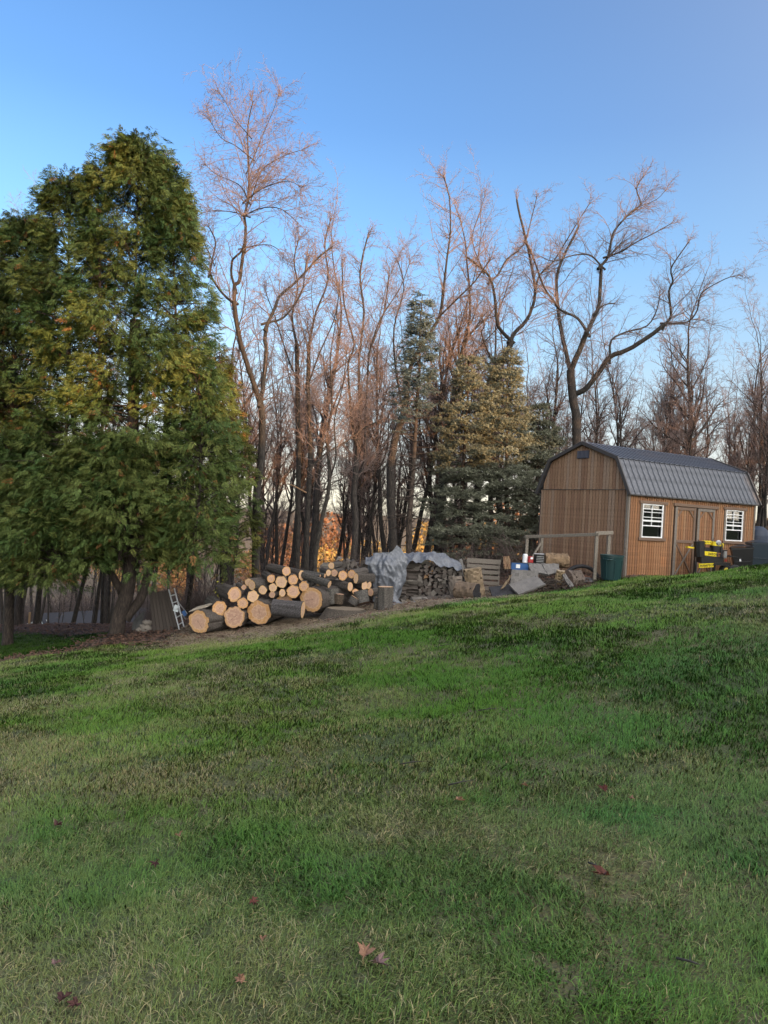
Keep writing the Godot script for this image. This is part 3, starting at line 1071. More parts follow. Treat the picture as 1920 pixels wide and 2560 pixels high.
# evergreen with several leaders: each is [radius m, branches, [px, py], ...] from bottom to top of its foliage
func cedar(label: String, d: float, trunk: Array, leaders: Array, sprays: Array, green: Color, gold: Color, group: String, sparse := 1.0) -> Node3D:
	var b0 := spot(trunk[0][2][0], trunk[0][2][1], d)
	var base := on_ground(b0.x, b0.z)
	var o := thing("cedar_tree", label, "tree", base, group)
	var wood := MB.new()
	wood.col = lin(.10, .078, .06)
	var ppm := d / FOCAL
	for T in trunk:
		var pts := []
		for k in range(2, T.size()):
			pts.append(spot(T[k][0], T[k][1], d + (T[k][2] if T[k].size() > 2 else 0.0)) - base)
		if T == trunk[0]:
			pts[0].y = -0.3
		var sm := smooth_path(pts, 3)
		var rad := []
		for k in sm.size():
			rad.append(lerpf(T[0], T[1], float(k) / (sm.size() - 1)) * ppm * (1.35 if k == 0 else 1.0))
		wood.tube(sm, rad, 9)
	var sets := []
	var cols := []
	for k in sprays.size():
		sets.append([])
		cols.append([])
	for L in leaders:
		var ax := []
		for k in range(3, L.size()):
			ax.append(spot(L[k][0], L[k][1], d + L[2]) - base)
		var sm := smooth_path(ax, 4)
		var top: Vector3 = sm[sm.size() - 1]
		wood.tube(sm, range(sm.size()).map(func(k): return lerpf(.055, .012, float(k) / (sm.size() - 1))), 5)
		for b in int(L[1] * 1.2):
			var f := pow(rng.randf(), 0.85)
			var x := f * (sm.size() - 1)
			var i := mini(int(x), sm.size() - 2)
			var p: Vector3 = sm[i].lerp(sm[i + 1], x - i)
			var shape := pow(1.0 - f, 0.6) * (1.0 if f > 0.12 else 0.85 + f) + 0.10
			var a := rng.randf() * TAU
			var ln: float = L[0] * shape * rng.randf_range(.5, 1.12)
			var out := Vector3(cos(a), 0, sin(a))
			var rise := rng.randf_range(-.35, .75) + f * 0.35
			var pts := [p, p + (out + Vector3.UP * rise) * ln * 0.5, p + (out * 1.0 + Vector3.UP * rise * 0.75) * ln]
			wood.tube(pts, [.02, .012, .004], 3, true)
			var tint := rng.randf()
			var n := int((12.0 + ln * 36.0) * sparse * rng.randf_range(.35, 1.15))
			for k in n:
				var t := lerpf(0.25, 1.05, sqrt(rng.randf()))
				var q: Vector3 = (pts[0] as Vector3).lerp(pts[1], t * 2.0) if t < 0.5 else (pts[1] as Vector3).lerp(pts[2], t * 2.0 - 1.0)
				var sd := Vector3(-out.z, 0, out.x) * rng.randfn() * 0.16 * (0.4 + ln)
				q += sd * (1.1 - t * 0.4) + Vector3.UP * rng.randf_range(-.30, .14)
				var fw := (out + sd * 1.4 + Vector3(0, rng.randf_range(-1.0, .5), 0) + rand_dir() * 0.45)
				var v := rng.randi() % sprays.size()
				sets[v].append(spray_at(q, fw, rng.randf_range(-1.5, 1.5), rng.randf_range(.7, 1.3)))
				var c := green.lerp(gold, clampf(tint * 0.9 + rng.randf_range(-.15, .15), 0, 1)) * rng.randf_range(.9, 1.1)
				if rng.randf() < 0.02:
					c = lin(.22, .11, .04)
				cols[v].append(c)
	put(wood.mesh(), "trunk", M.bark, o)
	for v in sprays.size():
		scatter("crown", "", "", sprays[v], M.leaf, sets[v], cols[v], o)
	return o

# spruce: whorled boughs; bare [0..1] is how much of the lower trunk carries only dead twigs
func spruce(label: String, d: float, foot: Array, top: Array, r_trunk: float, reach: float, whorls: int, bare: float, density: float, sprays: Array, tint: Color, group: String) -> Node3D:
	var b0 := spot(foot[0], foot[1], d)
	var base := on_ground(b0.x, b0.z)
	var o := thing("spruce_tree", label, "tree", base, group)
	var tip := spot(top[0], top[1], d) - base
	var wood := MB.new()
	wood.col = lin(.13, .098, .072)
	var pts := []
	var rad := []
	for k in 9:
		var f := k / 8.0
		pts.append(Vector3(0, -0.25, 0).lerp(tip, f) + Vector3(rng.randf_range(-.05, .05), 0, rng.randf_range(-.05, .05)) * (1.0 if k > 0 and k < 8 else 0.0))
		rad.append(lerpf(r_trunk, 0.012, f))
	wood.tube(pts, rad, 8)
	var xf := [[], []]
	var cl := [[], []]
	var lop := rng.randf() * TAU
	for w in whorls:
		var f := lerpf(0.06, 0.985, pow((w + rng.randf()) / whorls, 0.9))
		var p := Vector3(0, 0, 0).lerp(tip, f)
		var n := 5 + rng.randi() % 3
		var spin := rng.randf() * TAU
		for k in n:
			var a := spin + TAU * k / n + rng.randf_range(-.3, .3)
			var ln := reach * pow(1.0 - f, 0.72) * rng.randf_range(.35, 1.2) * (1.0 + .35 * sin(a + lop) + .25 * sin(a * 2.0 + f * 9.0 + lop * 2.0)) + 0.12
			var out := Vector3(cos(a), 0, sin(a))
			var sag := lerpf(-.22, .35, f) + rng.randf_range(-.28, .25)
			p = Vector3.ZERO.lerp(tip, clampf(f + rng.randf_range(-.02, .02), .03, .99))
			if f < bare and rng.randf() < 0.45:
				continue
			var q := [p, p + (out + Vector3.UP * sag) * ln * 0.55, p + (out + Vector3.UP * (sag + 0.06)) * ln]
			wood.tube(q, [.012 + .016 * (1.0 - f), .009, .003], 3, true)
			var alive := smoothstep(bare - 0.1, bare + 0.12, f + rng.randf_range(-.06, .06))
			if alive < 0.4:
				for t2 in 5:
					var qq: Vector3 = (q[0] as Vector3).lerp(q[2], rng.randf_range(.3, 1.0))
					wood.tube([qq, qq + (out * .3 + rand_dir() * .6) * ln * 0.25], [.006, .002], 3, true)
				continue
			var m := int((5.0 + ln * 17.0) * density * alive)
			for s in m:
				var t := lerpf(0.18, 1.0, pow(rng.randf(), 0.7))
				var at: Vector3 = (q[0] as Vector3).lerp(q[1], t * 2.0) if t < 0.5 else (q[1] as Vector3).lerp(q[2], t * 2.0 - 1.0)
				var sd := Vector3(-out.z, 0, out.x) * (1.0 if rng.randf() < 0.5 else -1.0)
				var wdt := rng.randf() * ln * 0.30 * (1.15 - t)
				var hang := -rng.randf() * 0.10
				var fw := out * rng.randf_range(.3, 1.0) + sd * rng.randf_range(.2, .9) + Vector3.UP * rng.randf_range(-.35, .25)
				var v := rng.randi() % 2
				xf[v].append(spray_at(at + sd * wdt + Vector3.UP * hang, fw, rng.randf_range(-.6, .6), rng.randf_range(.7, 1.25)))
				cl[v].append(tint * rng.randf_range(.7, 1.25))
	put(wood.mesh(), "trunk", M.bark, o)
	for v in 2:
		scatter("crown", "", "", sprays[v], M.needle, xf[v], cl[v], o)
	return o

# ---------------------------------------------------------------- the wood
func make_woods() -> void:
	var wl := habit("willow")
	wl.reach = 1.15
	var up := habit("upright")
	up.reach = 1.2
	traced_tree("willow_tree", "tallest bare tree, crooked forked trunk rising right of the big evergreen", 21.5, [
		[19, 13, 0.0, 0.3, [640, 1420], [641, 1250], [653, 1153], [656, 1055], [650, 1000]],
		[12, 9, -0.4, 0.8, [650, 1005], [628, 941], [612, 892], [600, 850], [588, 779], [585, 752]],
		[7, 2.5, -1.2, 1.6, [585, 756], [576, 752], [549, 725], [529, 692], [524, 675], [500, 650], [482, 622]],
		[5, 2, -0.6, 1.6, [525, 676], [531, 648], [539, 606], [528, 578], [521, 566]],
		[3, 1.5, -1.4, 2.0, [530, 650], [502, 590], [476, 548]],
		[9, 7, 0.0, 0.8, [586, 756], [587, 714], [599, 702], [605, 656], [612, 614]],
		[6, 4, -0.5, 0.6, [587, 716], [579, 688], [580, 656], [587, 644], [604, 628], [611, 605]],
		[7.5, 2, 0.5, 2.2, [612, 614], [614, 567], [612, 540], [620, 500], [622, 451], [621, 394], [619, 336], [624, 289], [634, 250]],
		[4, 1, 1.0, 3.0, [620, 500], [603, 467], [576, 451], [541, 436], [506, 405]],
		[4.5, 1, -0.8, 3.0, [620, 498], [645, 478], [676, 463], [722, 453], [756, 470]],
		[3, 1, 0.8, 3.0, [622, 420], [640, 380], [661, 328], [684, 274], [700, 228]],
		[3, 1, -0.8, 3.0, [621, 390], [587, 363], [552, 344], [520, 292]],
		[2.5, 1, 0.6, 3.0, [619, 335], [587, 297], [568, 262], [545, 226]],
		[3.5, 1, -1.0, 3.0, [617, 535], [661, 519], [707, 525], [756, 570]],
		[3.5, 1, 1.0, 3.0, [613, 540], [576, 529], [518, 529], [478, 548]],
		[3, 1.5, 0.7, 1.0, [612, 620], [645, 613], [676, 613], [699, 626]],
		[3, 1, 0.5, 3.0, [633, 485], [653, 428], [690, 400], [730, 382], [760, 374]],
		[11, 8, 0.8, 0.5, [651, 1002], [657, 974], [660, 941], [666, 876], [662, 850], [668, 812]],
		[8, 4, 1.5, 1.6, [668, 812], [688, 768], [699, 741], [730, 714], [769, 675], [796, 644], [840, 610]],
		[6, 2, 0.6, 2.0, [670, 806], [707, 795], [738, 760], [757, 722], [761, 691], [766, 650]]], wl)
	traced_tree("willow_tree", "big bare spreading tree standing directly behind the shed", 27.5, [
		[20, 17, 0.0, 0.2, [1442, 1230], [1441, 1119], [1442, 1058], [1430, 982], [1427, 925]],
		[11, 4, 1.0, 1.4, [1427, 930], [1409, 856], [1396, 780], [1391, 704], [1404, 653], [1434, 592], [1450, 560]],
		[13, 10, -0.5, 0.8, [1432, 915], [1457, 856], [1467, 828]],
		[7, 3, -1.0, 1.7, [1467, 830], [1444, 795], [1404, 777], [1384, 754], [1358, 714], [1333, 643], [1310, 600]],
		[10, 7, 0.2, 0.8, [1467, 830], [1485, 795], [1498, 754], [1503, 663]],
		[5, 1.5, -1.0, 2.0, [1503, 665], [1475, 638], [1434, 638], [1384, 653], [1350, 640]],
		[7, 2, 0.6, 2.0, [1503, 663], [1520, 643], [1528, 602], [1536, 577], [1566, 542], [1601, 511], [1591, 471], [1617, 430]],
		[5, 1.5, -0.6, 2.2, [1522, 640], [1556, 628], [1586, 608], [1637, 582], [1690, 552]],
		[3, 1, 0.5, 2.2, [1560, 548], [1590, 520], [1640, 500], [1668, 470]],
		[13, 8, -1.5, 0.5, [1440, 985], [1466, 970], [1500, 926], [1526, 891], [1566, 876], [1617, 845], [1662, 810]],
		[7, 2, -0.8, 2.0, [1662, 812], [1677, 788], [1672, 729], [1682, 704], [1677, 673], [1698, 638], [1728, 597]],
		[5, 1.5, -1.0, 2.0, [1665, 808], [1718, 805], [1743, 775], [1753, 734], [1799, 704], [1832, 690]],
		[6, 2, 0.8, 1.8, [1525, 895], [1528, 851], [1566, 830], [1617, 815], [1642, 775], [1650, 730]],
		[4, 2.5, 0.4, 0.3, [1490, 780], [1512, 762], [1540, 758]]], wl)
	traced_tree("willow_tree", "bare tree with a lyre-shaped fork rising behind the blue spruces", 29.5, [
		[16, 13, 0.0, 0.2, [1190, 1320], [1200, 1100], [1222, 967], [1247, 911], [1270, 876], [1277, 846]],
		[9, 4, -0.8, 1.2, [1276, 850], [1252, 825], [1242, 803], [1237, 744], [1227, 699], [1207, 673], [1161, 638]],
		[5, 1.5, 0.8, 2.0, [1228, 702], [1247, 684], [1267, 648], [1308, 613], [1330, 540], [1345, 480]],
		[10, 4, 0.8, 1.2, [1277, 848], [1288, 830], [1313, 805], [1328, 775], [1338, 729], [1328, 663], [1318, 613], [1300, 540], [1290, 490]],
		[6, 1.5, -0.8, 2.0, [1338, 732], [1348, 689], [1384, 653], [1434, 572], [1485, 491]],
		[5, 1.5, -1.2, 1.4, [1240, 920], [1212, 861], [1204, 830], [1211, 815], [1202, 787]],
		[4, 1, 0.8, 2.2, [1207, 674], [1180, 600], [1200, 530], [1215, 480]]], wl)
	traced_tree("bare_tree", "bare tree with a thick leaning trunk behind the tall thin spruce", 25.5, [
		[20, 15, 0.0, 0.2, [985, 1420], [980, 1299], [977, 1169], [986, 1104], [1006, 1039]],
		[13, 6, 0.6, 0.8, [1005, 1042], [1019, 974], [1029, 909], [1070, 840], [1099, 790], [1109, 720]],
		[6, 2, 0.4, 2.2, [1109, 722], [1118, 640], [1126, 580], [1123, 491], [1105, 430]],
		[5, 2, -1.0, 2.0, [1100, 790], [1140, 750], [1190, 700], [1230, 640]],
		[6, 2, 0.8, 1.8, [1010, 1030], [990, 930], [985, 820], [1010, 720], [990, 640]]], up)
	traced_tree("bare_tree", "straight bare trunk just right of the crooked tall tree", 24.0, [
		[13, 9, 0.0, 0.3, [742, 1440], [745, 1251], [747, 1153], [745, 1055], [744, 958], [742, 860]],
		[7, 2, 0.8, 2.2, [742, 862], [730, 790], [745, 720], [735, 650], [750, 590]],
		[5, 1.5, -0.8, 2.2, [744, 955], [715, 880], [690, 800], [660, 720]]], up)
	traced_tree("bare_tree", "bare tree with one dark limb sloping up to the right behind the log pile", 23.0, [
		[13, 8, 0.0, 0.3, [764, 1450], [771, 1251], [775, 1153], [773, 1055], [770, 958], [772, 860]],
		[6, 2, 1.2, 1.5, [780, 1165], [820, 1130], [866, 1104], [908, 1072], [950, 1050]],
		[6, 2, 0.8, 2.2, [772, 862], [790, 780], [820, 700], [812, 610], [830, 540]],
		[5, 1.5, -0.8, 2.0, [771, 960], [800, 880], [835, 800], [850, 720]]], up)
	traced_tree("bare_tree", "slim bare tree with a wavy double stem behind the middle of the log pile", 22.5, [
		[11, 7, 0.0, 0.3, [786, 1460], [790, 1381], [807, 1290], [820, 1234], [824, 1185], [817, 1088]],
		[5, 1.5, 0.5, 2.0, [817, 1090], [830, 1010], [826, 900], [840, 800], [850, 700]],
		[5, 1.5, -0.5, 2.0, [824, 1200], [840, 1140], [836, 1050], [858, 960], [868, 860]]], up)
	traced_tree("bare_tree", "bare three-stemmed tree behind the left end of the firewood stack", 24.0, [
		[15, 11, 0.0, 0.3, [878, 1450], [889, 1316], [885, 1234], [890, 1169], [897, 1088]],
		[8, 3, 0.5, 1.6, [897, 1090], [898, 990], [898, 893], [910, 780], [900, 680], [925, 570]],
		[7, 2.5, -0.7, 1.6, [890, 1110], [882, 1072], [874, 990], [871, 909], [885, 860], [860, 760], [855, 640]],
		[7, 2.5, 0.9, 1.6, [890, 1200], [911, 1153], [913, 1055], [918, 958], [925, 876], [960, 780], [975, 660]],
		[4, 1.5, 0.9, 2.4, [925, 876], [950, 800], [1000, 720], [1030, 640]]], up)
	# unremarkable trees of the wood, built from a few habits
	var kinds := []
	for k in 6:
		rng.seed = 100 + k
		var g := habit(["upright", "plain", "upright", "plain", "willow", "upright"][k])
		kinds.append(bare_meshes([12.5, 11.5, 13.5, 10.0, 11.0, 12.0][k], [.16, .19, .15, .14, .17, .13][k], g, Vector3(rng.randf_range(-.08, .1), 0, rng.randf_range(-.06, .06)), [1, 1, 2, 3, 1, 2][k]))
	var thin := []
	for k in 3:
		rng.seed = 200 + k
		thin.append(bare_meshes([7.5, 6.0, 8.5][k], [.055, .045, .06][k], habit("sapling"), Vector3(rng.randf_range(-.15, .2), 0, 0), [2, 3, 1][k]))
	rng.seed = 77
	# left wood, seen behind and under the evergreen
	for q in [[-20.5, -33.0], [-17.5, -36.0], [-15.0, -31.0], [-12.6, -34.5], [-10.5, -30.5], [-8.6, -33.5], [-19.0, -41.0], [-13.0, -42.0], [-24.0, -44.0], [-8.0, -40.0], [-22.0, -52.0], [-17.0, -54.0], [-26.0, -56.0], [-19.5, -50.0], [-14.0, -50.0], [-11.0, -47.0]]:
		bare_tree("wood_tree", "bare tree in the dim wood behind the big evergreen", kinds[rng.randi() % 6], on_ground(q[0], q[1]), rng.randf() * TAU, rng.randf_range(.85, 1.15), "bare trees behind the evergreen")
	for q in [[-16.4, -31.0, 1.2, "tall bare pink-lit tree at the far left edge of the sky"], [-18.0, -33.0, 1.15, "second bare tree at the far left edge, behind the first"]]:
		bare_tree("wood_tree", q[3], kinds[2], on_ground(q[0], q[1]), rng.randf() * TAU, q[2], "")
	for q in [[-6.0, -29.0], [-4.2, -31.5], [-2.6, -28.5], [-1.0, -32.0], [0.6, -29.8], [-5.2, -36.0], [-3.0, -39.0], [-0.5, -37.5], [2.0, -35.0], [3.8, -38.0], [5.4, -33.5], [-7.0, -46.0], [-1.5, -47.0], [4.0, -46.0], [-3.6, -34.0], [1.2, -40.5], [-5.8, -41.5], [3.0, -31.8], [6.4, -42.0], [-2.2, -43.5], [0.3, -34.6], [7.2, -31.2], [5.6, -38.5], [-5.0, -30.2], [2.2, -28.8], [4.4, -35.6], [-4.6, -44.0], [-0.2, -41.0]]:
		bare_tree("wood_tree", "slender bare tree in the wood behind the log pile and firewood", kinds[rng.randi() % 6], on_ground(q[0], q[1]), rng.randf() * TAU, rng.randf_range(.95, 1.25), "bare trees behind the log pile")
	for q in [[8.5, -33.0], [10.2, -31.0], [11.8, -34.5], [13.2, -31.5], [14.4, -35.0], [15.6, -32.0], [17.0, -34.0], [18.4, -31.5], [12.6, -39.0], [16.0, -41.0], [9.5, -41.0], [19.5, -38.5], [21.5, -42.0], [6.8, -37.0], [14.0, -45.0], [18.5, -47.0], [9.2, -36.5], [11.0, -43.0], [15.2, -38.2], [17.8, -36.6], [20.6, -35.4], [22.5, -39.0], [13.2, -36.2], [12.0, -30.2], [16.6, -30.0], [19.8, -33.2], [24.0, -45.0], [10.8, -38.0], [17.2, -44.0], [8.0, -34.6], [18.2, -39.8]]:
		bare_tree("wood_tree", "bare many-twigged tree in the wood behind the shed roof", kinds[rng.randi() % 6], on_ground(q[0], q[1]), rng.randf() * TAU, rng.randf_range(.76, 1.02), "bare trees behind the shed")
	for k in 36:
		var z := rng.randf_range(-42.0, -25.0)
		var x := rng.randf_range(-.53, .56) * -z
		if x > 4.0 and x < 14.0 and z > -28.5:
			continue
		bare_tree("sapling", "thin bare sapling among the trunks of the wood", thin[rng.randi() % 3], on_ground(x, z), rng.randf() * TAU, rng.randf_range(.7, 1.25), "saplings in the wood")
	# stout trunks under the evergreen, foliage above them hidden in its crown
	for q in [[41, 1579, 60, 1400, 17, 24.0, "thick dark trunk left of the white gable of the low house"], [87, 1577, 108, 1400, 12.5, 24.5, "straight brown trunk directly left of the white house gable"], [178, 1574, 222, 1400, 9, 25.0, "leaning trunk in front of the middle of the grey house roof"], [233, 1574, 258, 1400, 7.5, 25.5, "dark leaning trunk in front of the right of the grey house roof"], [271, 1566, 276, 1400, 6, 26.0, "thin dark trunk between the house roof and the evergreen trunk"], [463, 1560, 485, 1400, 10, 23.0, "dim trunk behind the leaning ladder"], [8, 1575, -2, 1400, 8, 27.0, "dark trunk at the left edge of the picture"]]:
		var g := habit("upright")
		g.bark = lin(.075, .062, .05)
		traced_tree("wood_tree", q[6], q[5], [[q[4], q[4] * 0.8, 0.0, 0.0, [q[0], q[1] + 10], [(q[0] + q[2]) / 2.0, 1490], [q[2], q[3]]], [q[4] * 0.8, q[4] * 0.3, 0.5, 0.6, [q[2], q[3]], [q[2] + 10, 1250], [q[2] + 5, 1100], [q[2] + 20, 900]]], g)
	# one snapped pale stem caught among the trunks
	var pole := thing("broken_branch", "pale snapped branch caught across the trunks behind the logs", "branch", spot(718, 1208, 22.8))
	var pm := MB.new()
	pm.col = lin(.42, .27, .16)
	var pb := spot(766, 1232, 22.8) - spot(718, 1208, 22.8)
	pm.tube([Vector3.ZERO, pb * 0.4 + Vector3(0, .02, 0), pb], [.008, .022, .026], 6, false, true)
	part(pm, "branch_stem", M.split, pole)

func make_brush() -> void:
	# tangled undergrowth that nobody could count
	var mb := MB.new()
	rng.seed = 300
	for k in 9:
		var a := rng.randf() * TAU
		var d := (Vector3.UP * rng.randf_range(.5, 1.2) + Vector3(cos(a), 0, sin(a)) * rng.randf_range(.2, .9)).normalized()
		var g := habit("plain")
		g.depth = 4
		g.kids = [6, 6, 5, 3]
		g.bark = lin(.07, .055, .048)
		g.twig = lin(.10, .075, .065)
		grow(mb, mb, Vector3(rng.randf_range(-.3, .3), -.1, rng.randf_range(-.3, .3)), d, rng.randf_range(1.2, 2.3), .014, 2, g)
		grow(mb, mb, Vector3(rng.randf_range(-.3, .3), -.1, rng.randf_range(-.3, .3)), (d + rand_dir() * .5).normalized(), rng.randf_range(1.0, 1.8), .012, 2, g)
	var xf := []
	var cl := []
	for k in 900:
		var z := -lerpf(23.2, 62.0, pow(rng.randf(), 1.4))
		var x := rng.randf_range(-.55, .6) * -z
		if x > 4.4 and x < 14.5 and z > -29.0:
			continue
		if x < -7.0 and z > -27.0 or (x / z > 0.31 and z > -47.0):
			continue
		xf.append(upright(on_ground(x, z), rng.randf() * TAU, rng.randf_range(.45, .95)))
		cl.append(Color.WHITE * rng.randf_range(.7, 1.2))
	for k in 170:
		var z := rng.randf_range(-78.0, -49.0)
		var x := z * rng.randf_range(.28, .56)
		xf.append(upright(on_ground(x, z), rng.randf() * TAU, rng.randf_range(1.4, 2.6)))
		cl.append(Color.WHITE * rng.randf_range(.6, 1.0))
	scatter("undergrowth", "tangled leafless brush filling the floor of the wood", "brush", mb.mesh(), M.twig, xf, cl)

func make_far_trees() -> void:
	# sunlit autumn trees across the valley, seen between the trunks
	rng.seed = 400
	var mb := MB.new()
	for k in 1900:
		var p := rand_dir() * pow(rng.randf(), 0.4)
		p = Vector3(p.x * 3.2, 5.2 + p.y * 3.6, p.z * 3.2)
		if patch_noise.get_noise_3d(p.x * 14.0, p.y * 14.0, p.z * 14.0) < -0.12:
			continue
		var s := rng.randf_range(.09, .26)
		var a := rand_dir() * s
		var b := rand_dir().cross(a).normalized() * s * 0.8
		var tone := rng.randf_range(.7, 1.2)
		mb.col = Color(tone, tone, tone)
		mb.quad(p - a, p - b, p + a, p + b)
	var crown := mb.mesh()
	var tr := MB.new()
	tr.col = lin(.10, .08, .06)
	tr.tube([Vector3(0, -.5, 0), Vector3(.1, 3, 0), Vector3(0, 7.0, 0)], [.22, .16, .05], 7)
	for k in 5:
		var a := k * 1.3
		tr.tube([Vector3(.05, 2.5 + k * .5, 0), Vector3(cos(a) * 1.1, 4.2 + k * .5, sin(a) * 1.1), Vector3(cos(a) * 2.0, 5.6 + k * .4, sin(a) * 2.0)], [.08, .05, .015], 5, true)
	var trunk := tr.mesh()
	var tints := [lin(.30, .145, .05), lin(.36, .20, .06), lin(.24, .12, .06), lin(.40, .27, .08), lin(.17, .13, .07)]
	var mats := []
	for c in tints:
		mats.append(mat(c, 0.8))
	for k in 44:
		var z := -rng.randf_range(75.0, 135.0)
		var x := rng.randf_range(-.42, .56) * -z
		var o := thing("autumn_tree", "small sunlit orange-brown autumn tree far across the valley", "tree", on_ground(x, z), "autumn trees across the valley")
		o.rotation.y = rng.randf() * TAU
		o.scale = Vector3.ONE * rng.randf_range(.8, 1.35)
		put(trunk, "trunk", M.bark, o)
		var c := put(crown, "crown", mats[rng.randi() % 5], o)
		c.set_meta("kind", "stuff")

func make_evergreens() -> void:
	rng.seed = 500
	var sp := [cedar_spray(9, .20), cedar_spray(8, .17), cedar_spray(10, .23)]
	var green := lin(.060, .112, .032)
	var gold := lin(.145, .165, .042)
	cedar("tall dense green cedar with a low forked trunk, left of the logs", 18.5, [
		[20, 13, [288, 1592], [297, 1545], [318, 1480], [326, 1400], [330, 1200], [338, 800]],
		[13, 8, [312, 1545, 0.1], [350, 1500, 0.2], [368, 1440, 0.3], [400, 1320, 0.4], [420, 1000, .3]],
		[10, 6, [306, 1480, 0.1], [285, 1445, 0.2], [262, 1390, 0.5], [200, 1200, .8], [165, 800, .6]]],
		[[2.1, 300, 0.0, [318, 1410], [325, 1100], [335, 800], [345, 500], [345, 372]],
		[1.6, 190, 0.6, [150, 1380], [165, 1100], [170, 800], [172, 560], [168, 448]],
		[1.35, 170, 0.2, [420, 1370], [430, 1100], [440, 850], [432, 600], [426, 440]],
		[0.9, 80, -0.3, [250, 1000], [250, 700], [245, 540], [248, 425]],
		[1.2, 120, -0.5, [480, 1400], [500, 1200], [500, 1000], [470, 880]],
		[1.5, 130, -0.6, [300, 1400], [310, 1250], [300, 1100]],
		[1.5, 180, -0.3, [130, 1430], [160, 1300], [170, 1150]]], sp, green, gold, "")
	cedar("dense green cedar at the left edge, merging with its taller neighbour", 20.5, [
		[14, 8, [20, 1590], [24, 1480], [20, 1300], [30, 900]]],
		[[2.0, 330, 0.0, [20, 1420], [25, 1150], [40, 900], [62, 700], [72, 560]],
		[1.5, 200, 0.3, [-60, 1400], [-60, 1100], [-40, 850], [-20, 700]],
		[1.4, 190, -0.4, [80, 1430], [90, 1250], [100, 1050]]], sp, lin(.055, .105, .032), lin(.125, .145, .04), "")
	cedar("thin yellowish cedar with gappy foliage, behind the right side of the big one", 21.5, [
		[7, 4, [560, 1500], [556, 1400], [552, 1200], [560, 950]]],
		[[0.95, 80, 0.0, [560, 1400], [556, 1200], [556, 1000], [548, 880]],
		[0.75, 50, 0.3, [500, 1300], [505, 1050], [512, 860]],
		[0.8, 52, -0.3, [590, 1420], [596, 1250], [590, 1060]]], sp, lin(.065, .10, .030), lin(.15, .145, .035), "", .75)
	var ns := [needle_spray(18, .34), needle_spray(16, .30)]
	var g2 := "blue spruces behind the firewood"
	spruce("tall thin spruce with a bare lower trunk and a dark tufted top", 24.2, [1021, 1400], [1056, 735], .12, 1.25, 40, .60, .5, ns, lin(.085, .115, .105), g2)
	spruce("dense blue spruce between the tall thin spruce and the shed, left of the pair", 27.0, [1152, 1390], [1170, 890], .13, 2.35, 28, .10, .75, ns, lin(.165, .178, .122), g2)
	spruce("dense blue spruce right of the pair, its boughs touching the shed gable", 27.3, [1268, 1390], [1272, 868], .13, 2.2, 29, .12, .75, ns, lin(.165, .178, .122), g2)
	spruce("low blue spruce half hidden behind the shed's left gable corner", 28.4, [1338, 1390], [1350, 1010], .11, 1.5, 22, .12, 1.0, ns, lin(.165, .178, .122), g2)

# ---------------------------------------------------------------- logs
# face centre, half width and half height, direction the log runs away in, length
func saw_log(label: String, c: Vector3, rx: float, ry: float, away: Vector3, length: float, face: int, bark := Color(.17, .148, .128), group := "sawn logs in the pile", spin := 0.0) -> Node3D:
	var o := thing("saw_log", label, "log", c, group)
	var z := -away.normalized()
	var x := Vector3.UP.cross(z).normalized()
	o.basis = Basis(x, z.cross(x), z)
	var sides := 40
	var rings := 9
	var sd := rng.randf() * 100.0
	var wob := func(a: float, l: float) -> float:
		return 1.0 + bump_noise.get_noise_3d(cos(a) * 3.0 + sd, sin(a) * 3.0, l * 2.0) * 0.16 + patch_noise.get_noise_3d(cos(a) * 90.0 + sd * 9.0, sin(a) * 90.0, l * 10.0) * (0.05 if l == 0.0 else 0.15)
	var mb := MB.new()
	var rows := []
	for k in rings + 1:
		var f := float(k) / rings
		var row := []
		for s in sides + 1:
			var a := TAU * (s % sides) / sides
			var r: float = wob.call(a, 0.0 if k == 0 else f * length)
			var swell := 1.0 - 0.05 * f
			row.append(Vector3(cos(a) * rx * r * swell, sin(a) * ry * r * swell, -f * length))
		rows.append(row)
	mb.col = bark * rng.randf_range(.85, 1.2)
	mb.sheet(rows)
	part(mb, "bark", M.bark_log, o)
	for e in [0, 1]:
		var fm := MB.new()
		var row: Array = rows[0] if e == 0 else rows[rings]
		var nn := Vector3.BACK if e == 0 else Vector3.FORWARD
		var zo := 0.004 if e == 0 else -0.004
		var mid := fm.vert(Vector3(0, 0, row[0].z + zo), nn, Vector2(.5, .5))
		var i0 := fm.v.size()
		for s in sides + 1:
			var a := TAU * s / sides
			var p: Vector3 = row[s]
			fm.vert(Vector3(p.x * .985, p.y * .985, p.z + zo), nn, Vector2(.5 + .5 * cos(a + spin), .5 + .5 * sin(a + spin)))
		for s in sides:
			if e == 0:
				fm.tri_i(mid, i0 + s + 1, i0 + s)
			else:
				fm.tri_i(mid, i0 + s, i0 + s + 1)
		part(fm, "cut_face", M.flesh[face], o)
	return o

